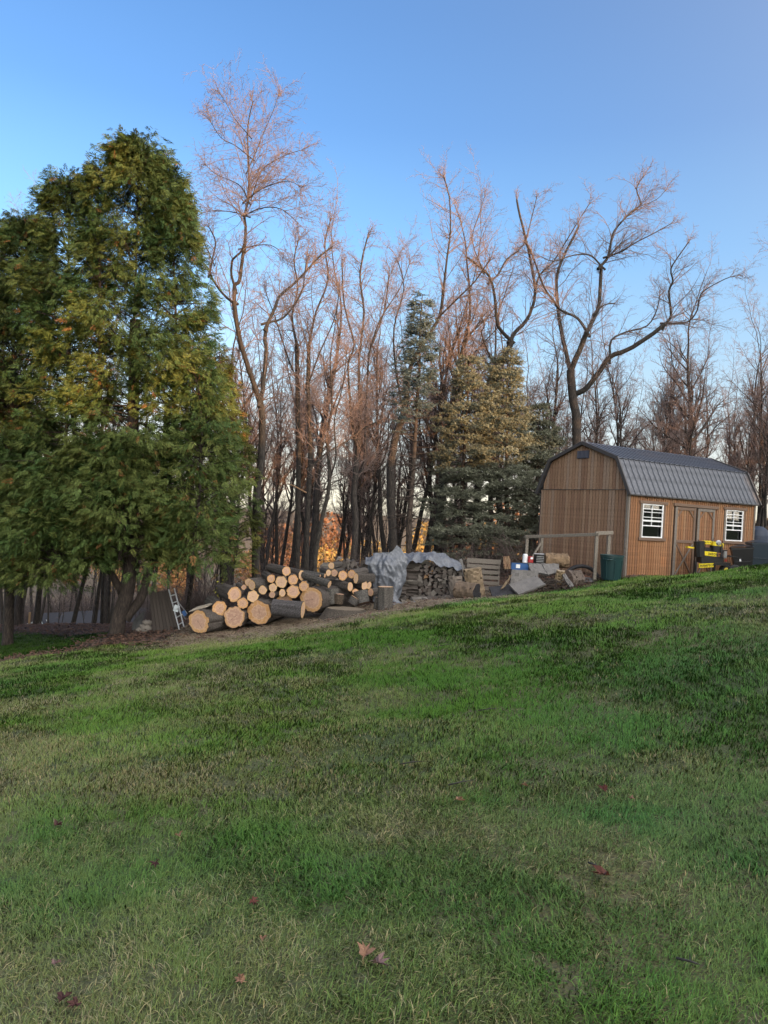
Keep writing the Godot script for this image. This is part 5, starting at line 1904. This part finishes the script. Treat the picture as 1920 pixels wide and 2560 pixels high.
	stick(rf, "rail", M.old_wood, tr1 + Vector3(-.04, .03, .03), tr2 + Vector3(.10, .03, 0), .10, .04, Vector3.BACK)
	stick(rf, "rail", M.old_wood, tl1 + Vector3(-.04, .0, .03), tl2 + Vector3(.06, .0, 0), .09, .04, Vector3.BACK)
	for p in [tr1, tl1, tr2, tl2]:
		stick(rf, "post", M.old_wood, down.call(p), p + Vector3(0, -.05, 0), .085, .085)
	stick(rf, "brace", M.old_wood, tl2 + Vector3(0, -.18, 0), (tl1 + tl2) * .5 + Vector3(-.1, -.75, 0), .06, .035)
	bins()
	splitter()
	leaning_things()

func bins() -> void:
	var c := on_ground(6.55, -20.75, .01)
	c = Vector3(spot(1527, 1450, 20.7).x, c.y, -20.7)
	var o := thing("trash_can", "dark green plastic trash can at the shed corner, open topped", "trash can", c)
	var mb := MB.new()
	mb.lathe(Transform3D(), [Vector2(.001, 0), Vector2(.24, 0), Vector2(.255, .02), Vector2(.31, .60), Vector2(.318, .62), Vector2(.318, .66), Vector2(.333, .665), Vector2(.333, .70), Vector2(.315, .705), Vector2(.30, .60), Vector2(.25, .05), Vector2(.001, .05)], 36)
	part(mb, "can_body", M.green_plastic, o)
	for k in 8:
		var a := TAU * k / 8
		var rb := MB.new()
		rb.tube([Vector3(cos(a) * .262, .06, sin(a) * .262), Vector3(cos(a) * .309, .56, sin(a) * .309)], [.016, .016], 6, false, true)
		part(rb, "rib", M.green_plastic, o)
	for sgn in [-1.0, 1.0]:
		var hd := MB.new()
		hd.tube([Vector3(sgn * .28, .60, .14), Vector3(sgn * .36, .58, .10), Vector3(sgn * .37, .58, .0), Vector3(sgn * .36, .58, -.10), Vector3(sgn * .29, .60, -.14)].map(func(p): return Basis(Vector3.UP, .9) * p), [.018, .018, .018, .018, .018], 6, false, true)
		part(hd, "handle", M.green_plastic, o)
	# wheeled bins beyond the splitter
	for q in [["black wheeled bin tipped slightly, left of the slate-blue bin", 1858, 1413, 22.9, -.35, .10, M.black, .60, .78], ["slate-blue wheeled bin with a lid at the shed's right end", 1893, 1412, 23.2, -.12, 0.0, M.navy_plastic, .56, .86]]:
		var p := spot(q[1], q[2], q[3])
		p.y = ground(p.x, p.z) - .02
		var w := thing("wheeled_bin", q[0], "trash bin", p)
		w.basis = Basis(Vector3.UP, q[4]) * Basis(Vector3.BACK, q[5])
		var h: float = q[8]
		var x: float = q[7] / 2
		var bm := MB.new()
		var lo := x * .78
		bm.hexa([Vector3(-lo, .03, lo), Vector3(lo, .03, lo), Vector3(lo, .03, -lo), Vector3(-lo, .03, -lo), Vector3(-x, h, x * 1.05), Vector3(x, h, x * 1.05), Vector3(x, h, -x), Vector3(-x, h, -x)])
		part(bm, "bin_body", q[6], w)
		var rm := MB.new()
		rm.bx(Vector3(0, h - .03, .0), Vector3(x * 2.12, .05, x * 2.16))
		part(rm, "rim", q[6], w)
		var lm := MB.new()
		var lid := []
		for j in 7:
			var row := []
			for i in 7:
				var u := i / 6.0 - .5
				var v := j / 6.0 - .5
				row.append(Vector3(u * x * 2.2, h + .005 + .075 * (1.0 - 4.0 * u * u) * (1.0 - 3.2 * v * v) + .012, v * x * 2.25))
			lid.append(row)
		lm.sheet(lid)
		part(lm, "lid", q[6], w)
		for sx in [-1.0, 1.0]:
			var wm := MB.new()
			wm.lathe(Transform3D(Basis(Vector3.BACK, PI / 2), Vector3(sx * lo, .09, -lo)), [Vector2(.001, -.03), Vector2(.09, -.03), Vector2(.1, -.01), Vector2(.1, .01), Vector2(.09, .03), Vector2(.001, .03)], 16)
			part(wm, "wheel", M.rubber, w)
		var gm := MB.new()
		gm.bx(Vector3(0, h * .45, x * .93), Vector3(x * 1.5, .03, .03))
		part(gm, "grab_bar", q[6], w)
	var st := MB.new()
	st.bx(Vector3(-.08, .40, .292), Vector3(.045, .07, .004))
	var bin0: Node = find_child("wheeled_bin", false, false)
	part(st, "sticker", M.white, bin0)
	# covered grill behind the corner
	var gp := spot(1893, 1380, 26.0)
	gp.y = ground(gp.x, gp.z)
	var g := thing("covered_grill", "dark blue covered grill beyond the shed's right corner", "grill", gp)
	var gm2 := MB.new()
	gm2.lathe(Transform3D(), [Vector2(.001, 0), Vector2(.36, 0), Vector2(.38, .4), Vector2(.36, .85), Vector2(.30, 1.05), Vector2(.16, 1.16), Vector2(.001, 1.18)], 18, 1.0, .8)
	part(gm2, "cover", mat(lin(.03, .045, .075), .6), g)

func text_plate(parent: Node, words: String, at: Vector3, size: float, material: Material, turn := 0.0) -> void:
	var f := SystemFont.new()
	f.font_names = PackedStringArray(["Droid Sans"])
	f.font_weight = 700
	var t := TextMesh.new()
	t.text = words
	t.font = f
	t.font_size = 32
	t.pixel_size = size / 32.0
	t.depth = .004
	t.curve_step = 2.0
	var o := put(t, "lettering", material, parent)
	o.position = at
	o.rotation.z = turn

func splitter() -> void:
	var p := spot(1777, 1418, 22.3)
	p.y = ground(p.x, p.z)
	var o := thing("log_splitter", "yellow and black log splitter parked in front of the shed doors", "log splitter", p)
	o.rotation.y = .12
	var lift := spot(1777, 1418, 22.3).y - p.y   # the machine stands on its wheels above the turf
	var m := func(called: String, material: Material, at: Vector3, s: Vector3, ch := .008, turn := 0.0, parent: Node = null) -> MeshInstance3D:
		var mb := MB.new()
		mb.cbox(Transform3D(), s, ch)
		var q := part(mb, called, material, o if parent == null else parent)
		q.transform = Transform3D(Basis(Vector3.BACK, turn), at + Vector3(0, lift, 0))
		return q
	m.call("tank", M.black, Vector3(-.42, .53, .05), Vector3(.28, .46, .28), .07, .10)
	m.call("beam", M.black, Vector3(-.02, .52, .0), Vector3(.62, .13, .14), .01, -.03)
	m.call("beam_flange", M.yellow, Vector3(-.70, .56, .0), Vector3(.20, .045, .16), .01, -.08)
	m.call("frame", M.black, Vector3(-.05, .22, .0), Vector3(.72, .20, .30), .02)
	m.call("axle_frame", M.black, Vector3(.25, .12, .05), Vector3(.55, .09, .26), .02)
	var pl: MeshInstance3D = m.call("name_plate", M.yellow, Vector3(-.13, .405, .16), Vector3(.38, .125, .012), .002, -.05)
	text_plate(pl, "34TON", Vector3(.08, -.005, .009), .105, M.black)
	m.call("plate_bracket", M.black, Vector3(-.13, .405, .11), Vector3(.40, .15, .09), .01, -.05)
	var pl2: MeshInstance3D = m.call("lower_name_plate", M.yellow, Vector3(-.26, .055, .185), Vector3(.47, .115, .012), .002, .09)
	text_plate(pl2, "CHAMPION", Vector3(0, -.002, .009), .098, M.black)
	m.call("wedge_guard", M.yellow, Vector3(-.20, .735, .03), Vector3(.24, .10, .16), .02, .03)
	for k in 4:
		m.call("guard_slot", M.black, Vector3(-.28 + k * .052, .738, .113), Vector3(.018, .05, .01), .002, -.5)
	m.call("engine_cover", M.yellow, Vector3(.14, .69, .02), Vector3(.34, .12, .24), .04, -.15)
	m.call("engine_block", M.black, Vector3(.10, .55, .04), Vector3(.30, .20, .24), .03)
	var rec := MB.new()
	rec.lathe(Transform3D(Basis(Vector3.RIGHT, PI / 2), Vector3(.12, .74 + lift, .12)), [Vector2(.001, -.05), Vector2(.08, -.05), Vector2(.085, .02), Vector2(.05, .05), Vector2(.001, .05)], 18)
	part(rec, "recoil_starter", M.steel, o)
	for k in 3:
		var hz := MB.new()
		hz.tube([Vector3(.16, .78 + lift, .10), Vector3(.22, .70 + lift, .17), Vector3(.23 - k * .03, .52 + lift, .18), Vector3(.18 + k * .04, .30 + lift, .16)], [.014, .014, .014, .014], 6, false, true)
		part(hz, "hose", M.rubber, o)
	m.call("oil_tank", M.steel, Vector3(.37, .40, .05), Vector3(.11, .20, .16), .02)
	m.call("tank_top", M.black, Vector3(.33, .52, .04), Vector3(.20, .03, .18), .008, .06)
	m.call("tail_light", M.red, Vector3(.36, .23, .17), Vector3(.07, .05, .02), .004)
	var lev := MB.new()
	lev.tube([Vector3(-.02, .74 + lift, .0), Vector3(.06, .88 + lift, .0)], [.01, .01], 6, false, true)
	part(lev, "lever", M.black, o)
	for sz in [-1.0, 1.0]:
		var wh := Node3D.new()
		wh.name = "wheel"
		o.add_child(wh, true)
		wh.position = Vector3(.56, maxf(.20, lift * .7), .10 + sz * .22)
		var ty := MB.new()
		ty.lathe(Transform3D(Basis(Vector3.RIGHT, PI / 2), Vector3.ZERO), [Vector2(.11, -.055), Vector2(.19, -.055), Vector2(.215, -.03), Vector2(.215, .03), Vector2(.19, .055), Vector2(.11, .055)], 24)
		part(ty, "tyre", M.rubber, wh)
		var rmm := MB.new()
		rmm.lathe(Transform3D(Basis(Vector3.RIGHT, PI / 2), Vector3.ZERO), [Vector2(.001, -.04), Vector2(.06, -.045), Vector2(.115, -.03), Vector2(.115, .03), Vector2(.06, .045), Vector2(.001, .04)], 20)
		part(rmm, "rim", M.yellow, wh)
		m.call("fender", M.black, Vector3(.54, .36 + maxf(.0, .0), .10 + sz * .22), Vector3(.38, .025, .14), .008, -.12)
	for sx in [-.5, .1]:
		var lg := MB.new()
		lg.bx(Vector3(sx, (lift + .15) / 2 - .02, 0), Vector3(.06, lift + .19, .06))
		part(lg, "support_leg", M.black, o)

func leaning_things() -> void:
	# dark board panel and ladder beside the evergreen
	var a := spot(373, 1482, 18.9)
	var b := spot(422, 1476, 18.9)
	var c := spot(448, 1577, 18.3)
	var d := spot(383, 1580, 18.3)
	var o := thing("board_panel", "dark panel of old boards leaning beside the evergreen trunk", "panel", (c + d) * .5)
	var org := o.position
	for k in 7:
		var f0 := k / 7.0 + .006
		var f1 := (k + 1) / 7.0 - .006
		var p := [a.lerp(b, f0) - org, a.lerp(b, f1) - org, d.lerp(c, f1) - org, d.lerp(c, f0) - org]
		var nn: Vector3 = (p[2] - p[0]).cross(p[1] - p[0]).normalized() * (.012 + rng.randf() * .006)
		var mb := MB.new()
		mb.col = Color.WHITE * rng.randf_range(.6, 1.3)
		mb.hexa([p[3] + nn, p[2] + nn, p[2] - nn, p[3] - nn, p[0] + nn, p[1] + nn, p[1] - nn, p[0] - nn])
		part(mb, "plank", mat(lin(.075, .062, .052), .9, M.old_wood.albedo_texture, Vector3(4, 1, 4)), o)
	var l := thing("step_ladder", "aluminium ladder leaning on the dark board panel", "ladder", spot(455, 1568, 18.1))
	var lo := l.position
	var r1a := spot(422, 1474, 18.75) - lo
	var r1b := spot(449, 1575, 18.1) - lo
	var r2a := spot(436, 1471, 18.7) - lo
	var r2b := spot(460, 1567, 18.05) - lo
	stick(l, "rail", M.alu, r1b, r1a, .022, .05)
	stick(l, "rail", M.alu, r2b, r2a, .022, .05)
	for f in [.12, .3, .48, .66, .84]:
		stick(l, "rung", M.alu, r1b.lerp(r1a, f), r2b.lerp(r2a, f), .03, .03)
	var tp := MB.new()
	var q0 := r1b.lerp(r1a, .50)
	tp.box(Transform3D(Basis(Vector3.BACK, -.25), (q0 + r2b.lerp(r2a, .50)) * .5 + Vector3(0, 0, .01)), Vector3(.13, .16, .02))
	part(tp, "warning_plate", mat(lin(.45, .5, .52), .5), l)
	stick(l, "back_leg", M.alu, spot(445, 1505, 18.5) - lo, spot(468, 1534, 18.9) - lo, .025, .025)
	stick(l, "back_leg", M.alu, spot(455, 1536, 18.3) - lo, spot(464, 1548, 18.6) - lo, .025, .025)
	slab("small blue plastic board behind the ladder", "blue_board", "plastic board", [spot(454, 1529, 18.6), spot(462, 1525, 18.6), spot(467, 1537, 18.6), spot(460, 1542, 18.6)], .02, M.blue, Color.WHITE, .001)
	slab("grey sheet leaning between the evergreen trunk and the stones", "grey_sheet", "panel", [spot(334, 1550, 19.2), spot(362, 1527, 19.4), spot(352, 1578, 18.9), spot(328, 1582, 18.9)], .02, M.grey_wood, Color(.55, .58, .6), .002)
	# stones at the panel's foot
	for q in [[365, 1572, .15, "pale boulder at the left foot of the dark panel"], [352, 1576, .10, "small stone beside the pale boulder, towards the evergreen"], [368, 1558, .10, "stone resting on top of the pale boulder"]]:
		var s := thing("field_stone", q[3], "stone", spot(q[0], q[1], 18.6))
		var sm := MB.new()
		var rows := []
		for j in 9:
			var row := []
			for i in 15:
				var u := TAU * (i % 14) / 14
				var v := PI * j / 8
				var dd := Vector3(sin(v) * cos(u), cos(v), sin(v) * sin(u))
				row.append(dd * Vector3(1.25, .8, .9) * q[2] * (1.0 + bump_noise.get_noise_3dv(dd * 4.0 + Vector3(q[0], 0, 0)) * .5))
			rows.append(row)
		sm.sheet(rows)
		part(sm, "stone_face", M.stone, s)

# ---------------------------------------------------------------- houses
func gable_house(o: Node3D, length: float, depth: float, wall_h: float, ridge_h: float, wall_mat: Material, roof_mat: Material, over := .35) -> void:
	# local x along the ridge, z across; base at the origin in the middle
	var hl := length / 2
	var hd := depth / 2
	var wm := MB.new()
	wm.bx(Vector3(0, wall_h / 2, 0), Vector3(length, wall_h, depth))
	for sx in [-1.0, 1.0]:
		var a := Vector3(sx * hl, wall_h, hd)
		var b := Vector3(sx * hl, wall_h, -hd)
		var c := Vector3(sx * hl, ridge_h, 0)
		if sx < 0:
			wm.tri(a, b, c)
		else:
			wm.tri(b, a, c)
	part(wm, "wall", wall_mat, o)
	var rm := MB.new()
	var drop := (ridge_h - wall_h) / hd * over
	for sz in [-1.0, 1.0]:
		var e0 := Vector3(-hl - over, wall_h - drop, sz * (hd + over))
		var e1 := Vector3(hl + over, wall_h - drop, sz * (hd + over))
		var r0 := Vector3(-hl - over, ridge_h, 0)
		var r1 := Vector3(hl + over, ridge_h, 0)
		var u := Vector3(0, .12, 0)
		if sz > 0:
			rm.hexa([e0, e1, r1, r0, e0 + u, e1 + u, r1 + u, r0 + u])
		else:
			rm.hexa([r0, r1, e1, e0, r0 + u, r1 + u, e1 + u, e0 + u])
	part(rm, "roof", roof_mat, o)

func make_houses() -> void:
	# neighbour's low house down the slope
	var g0 := spot(103, 1533, 42.0)
	var g1 := spot(270, 1524, 44.7)
	var r := (g1 - g0)
	r.y = 0
	r = r.normalized()
	var mid := g0 + r * 5.0
	var gy := ground(mid.x, mid.z)
	var o := thing("neighbour_house", "low house with a grey shingle roof and pale gable, down the slope behind the trunks", "house", Vector3(mid.x, gy, mid.z))
	o.basis = Basis(r, Vector3.UP, r.cross(Vector3.UP))
	var ridge := g0.y - gy
	gable_house(o, 9.7, 5.6, ridge - 2.1, ridge - .12, M.siding, M.shingle, .22)
	for k in 9:
		var y := ridge - 2.1 + k * .2
		var half := 2.8 * (1.0 - float(k) * .2 / 1.98)
		if half < .15:
			break
		var cm := MB.new()
		cm.bx(Vector3(-4.87, y + .1, 0), Vector3(.03, .185, half * 2))
		part(cm, "clapboard", M.siding, o)
	var ch := MB.new()
	ch.bx(Vector3(4.9, ridge / 2 + .3, 1.6), Vector3(.9, ridge + .6, .7))
	part(ch, "chimney", M.brick, o)
	for q in [[-1.6, 1.15], [.6, 1.0]]:
		var vm := MB.new()
		vm.tube([Vector3(q[0], ridge - .6, .6), Vector3(q[0], ridge - .05, .6)], [.05, .05], 8, false, true)
		part(vm, "vent_pipe", M.dark, o)
	# pale shelter and posts further left
	var sp := spot(68, 1572, 38.0)
	sp.y = ground(sp.x, sp.z)
	var sh := thing("pale_shelter", "small pale sloped shelter left of the white house gable", "shelter", sp)
	var top := spot(70, 1552, 38.0).y - sp.y
	var sm := MB.new()
	sm.hexa([Vector3(-.25, 0, .6), Vector3(.35, 0, .6), Vector3(.35, 0, -.6), Vector3(-.25, 0, -.6), Vector3(-.25, top - .25, .6), Vector3(.35, top, .6), Vector3(.35, top, -.6), Vector3(-.25, top - .25, -.6)])
	part(sm, "canvas", mat(lin(.5, .54, .52), .7), sh)
	for q in [[18, 1528, 36.0, "thin wooden post far left under the evergreen"], [75, 1530, 37.0, "thin pale post left of the straight brown trunk"]]:
		var pt := spot(q[0], q[1], q[2])
		var gy2 := ground(pt.x, pt.z)
		var po := thing("wooden_post", q[3], "post", Vector3(pt.x, gy2, pt.z))
		stick(po, "post_timber", mat(lin(.26, .17, .09), .85), Vector3(0, -.2, 0), Vector3(0, pt.y - gy2, 0), .09, .09)
	# the photographer's own house, uphill behind: its roof keeps the yard in shade
	var d := Vector3(.643, 0, .766)
	var n := Vector3(.766, 0, -.643)
	var c := d * 20.0 + n * 8.6
	var hy := ground(c.x, c.z)
	var own := thing("own_house", "house uphill behind the photographer", "house", Vector3(c.x, hy, c.z))
	own.basis = Basis(n, Vector3.UP, n.cross(Vector3.UP))
	gable_house(own, 24.5, 8.0, 3.0, 8.75 - hy, M.house_brown, M.shingle, .4)
	var wing := d * 19.0 + n * 22.9  # unseen wing added to keep the low sun off the shed front
	var wy := ground(wing.x, wing.z)
	var gar := thing("added_garage", "added out-of-view wing shading the shed, at the uphill end of the photographer's house", "added_garage", Vector3(wing.x, wy, wing.z))
	gar.basis = own.basis
	gable_house(gar, 3.9, 6.0, 2.6, 8.2 - wy, M.house_brown, M.shingle, .3)

func make_uphill_trees(meshes: Array) -> void:
	rng.seed = 900
	var src: Node3D = find_child("spruce_tree_001", false, false)
	var d := Vector3(.643, 0, .766)
	var n := Vector3(.766, 0, -.643)
	for q in [[24.0, 23.5, 1.75], [27.0, 26.6, 1.85]]:
		var p: Vector3 = d * q[0] + n * q[1]
		var o := src.duplicate()
		o.name = numbered("spruce_tree")
		add_child(o)
		o.position = on_ground(p.x, p.z)
		o.scale = Vector3.ONE * q[2]
		o.rotation.y = rng.randf() * TAU
		tag(o, "tall spruce on the rise right of the photographer", "tree", "spruces uphill of the yard")
	for q in [[27.0, -26.0, 1.3], [28.5, -21.5, 1.4], [27.5, -17.0, 1.25], [29.0, -12.5, 1.35]]:
		var o := src.duplicate()
		o.name = numbered("spruce_tree")
		add_child(o)
		o.position = on_ground(q[0], q[1])
		o.scale = Vector3.ONE * q[2]
		o.rotation.y = rng.randf() * TAU
		tag(o, "spruce in the row beyond the right edge of the yard", "tree", "spruces beyond the right edge of the yard")
	for q in [[27.0, 3.5, 1.25], [29.0, 6.0, 1.3], [28.0, 8.0, 1.2], [32.0, 5.0, 1.3], [29.0, 12.0, .95], [27.0, 15.5, .9], [31.0, 17.5, .8]]:
		var p: Vector3 = d * q[0] + n * q[1]
		bare_tree("yard_tree", "bare tree behind the photographer's house", meshes[int(q[1]) % 2], on_ground(p.x, p.z), rng.randf() * TAU, q[2] * 1.1, "bare trees behind the house")

# ---------------------------------------------------------------- fallen leaves and twigs on the lawn
func lawn_at(px: float, py: float) -> Vector3:
	var d := 1.8
	while d < 30.0:
		var p := spot(px, py, d)
		if p.y <= ground(p.x, p.z):
			return Vector3(p.x, ground(p.x, p.z), p.z)
		d += .01
	return spot(px, py, d)

func make_leaves() -> void:
	rng.seed = 1000
	var lobes := [[0.0, 1.0], [.32, .42], [.62, .92], [.95, .36], [1.35, .78], [1.9, .40], [2.5, .55], [PI, .30]]
	var spots := [[912, 2412, .075, 0, "larger tan lobed leaf, upper of two curled together near the bottom of the lawn"], [945, 2436, .062, 1, "mauve-brown lobed leaf, lower of two curled together near the bottom of the lawn"], [1506, 2206, .075, 2, "dark red-brown curled leaf with a pale upturned edge on the right of the lawn"], [1508, 1990, .06, 2, "flat dark red leaf on the right middle of the lawn"], [1147, 2016, .055, 0, "tan leaf lying right of the lawn's middle"], [1312, 1978, .035, 0, "tiny tan leaf scrap below the far right patch of straw"], [1578, 2013, .035, 0, "tiny tan leaf scrap right of the dark red leaf"], [631, 2276, .045, 2, "reddish leaf standing on edge left of the lawn's lower middle"], [156, 2525, .05, 3, "dark maroon leaf at the bottom left, left of two"], [186, 2540, .045, 3, "dark maroon leaf at the bottom left, right of two"], [600, 2478, .04, 0, "small ochre leaf low on the left of the lawn"], [137, 2433, .035, 1, "small pale leaf at the lower left"], [655, 2373, .03, 0, "tiny pale scrap in the lower middle of the lawn"], [445, 2106, .04, 0, "ochre leaf scrap in the left middle of the lawn"], [140, 2080, .05, 3, "dark leaf in the left middle of the lawn"], [388, 2178, .05, 3, "dark brown curled leaf below the left middle of the lawn"]]
	var tones := [lin(.36, .20, .12), lin(.26, .16, .15), lin(.15, .045, .028), lin(.10, .035, .03)]
	for q in spots:
		var o := thing("fallen_leaf", q[4], "leaf", lawn_at(q[0], q[1]) + Vector3.UP * .035, "fallen leaves on the lawn")
		var mb := MB.new()
		var s: float = q[2] * .72
		var rim := []
		for k in 15:
			var kk: int = k if k < 8 else 14 - k
			var a: float = lobes[kk][0] * (1.0 if k < 8 else -1.0)
			var r: float = lobes[kk][1] * rng.randf_range(.85, 1.1)
			rim.append(Vector3(sin(a) * r * s, s * .35 * absf(sin(a)) * rng.randf_range(.5, 2.2), -cos(a) * r * s))
		for k in 14:
			mb.col = (tones[q[3]] as Color) * rng.randf_range(.8, 1.25)
			mb.tri(Vector3.ZERO, rim[k], rim[k + 1])
			mb.tri(Vector3(0, -.0015, 0), rim[k + 1] + Vector3(0, -.0015, 0), rim[k] + Vector3(0, -.0015, 0))
		var lf := part(mb, "leaf_blade", M.dry_leaf, o)
		lf.rotation = Vector3(rng.randf_range(-.2, .35), rng.randf() * TAU, rng.randf_range(-.3, .3))
		var stm := MB.new()
		stm.col = tones[q[3]]
		stm.tube([Vector3(0, 0, 0), Vector3(.0, .004, s * .5), Vector3(.01, .0, s * .95)], [.0016, .0013, .001], 4, true)
		part(stm, "stalk", M.twig, o).rotation = lf.rotation
	for q in [[1090, 1622, 1142, 1616, "dark twig lying in the upper right of the lawn"], [1195, 1786, 1255, 1780, "dark twig in the right middle of the lawn, nearer one"], [1000, 1922, 1070, 1914, "dark twig lying right of the lawn's centre"], [1120, 1975, 1200, 1960, "thin twig right of the lawn's centre, lower one"], [1690, 2415, 1765, 2440, "pale grey twig at the lower right of the lawn"], [1470, 2172, 1508, 2196, "grey twig pointing at the curled red leaf"]]:
		var a := lawn_at(q[0], q[1]) + Vector3.UP * .03
		var b := lawn_at(q[2], q[3]) + Vector3.UP * .03
		var o := thing("fallen_twig", q[4], "twig", a, "twigs on the lawn")
		var mb := MB.new()
		mb.col = lin(.12, .11, .10)
		mb.tube([Vector3.ZERO, (b - a) * .45 + Vector3(0, .012, .02), b - a], [.005, .004, .002], 5, true)
		var tw := part(mb, "twig_stem", M.bark, o)
		var sd := MB.new()
		sd.col = lin(.12, .11, .10)
		sd.tube([(b - a) * .4 + Vector3(0, .01, .015), (b - a) * .62 + Vector3(0, .015, -.05)], [.003, .001], 4, true)
		part(sd, "side_twig", M.bark, o)

func _ready() -> void:
	rng.seed = 7
	patch_noise.seed = 3
	patch_noise.frequency = 0.05
	patch_noise.fractal_octaves = 3
	bump_noise.seed = 11
	bump_noise.frequency = 0.6
	bump_noise.fractal_octaves = 2
	crease_noise.seed = 21
	crease_noise.frequency = 1.7
	crease_noise.fractal_type = FastNoiseLite.FRACTAL_NONE
	stage()
	make_materials()
	make_ground()
	make_shed()
	make_houses()
	make_evergreens()
	make_woods()
	make_brush()
	make_far_trees()
	var yard := []
	rng.seed = 910
	for k in 2:
		yard.append(bare_meshes(12.0, .2, habit("plain"), Vector3.ZERO, 1))
	make_uphill_trees(yard)
	make_logs()
	make_firewood()
	make_tarps()
	make_debris()
	rng.seed = 8
	make_grass()
	make_litter()
	make_leaves()
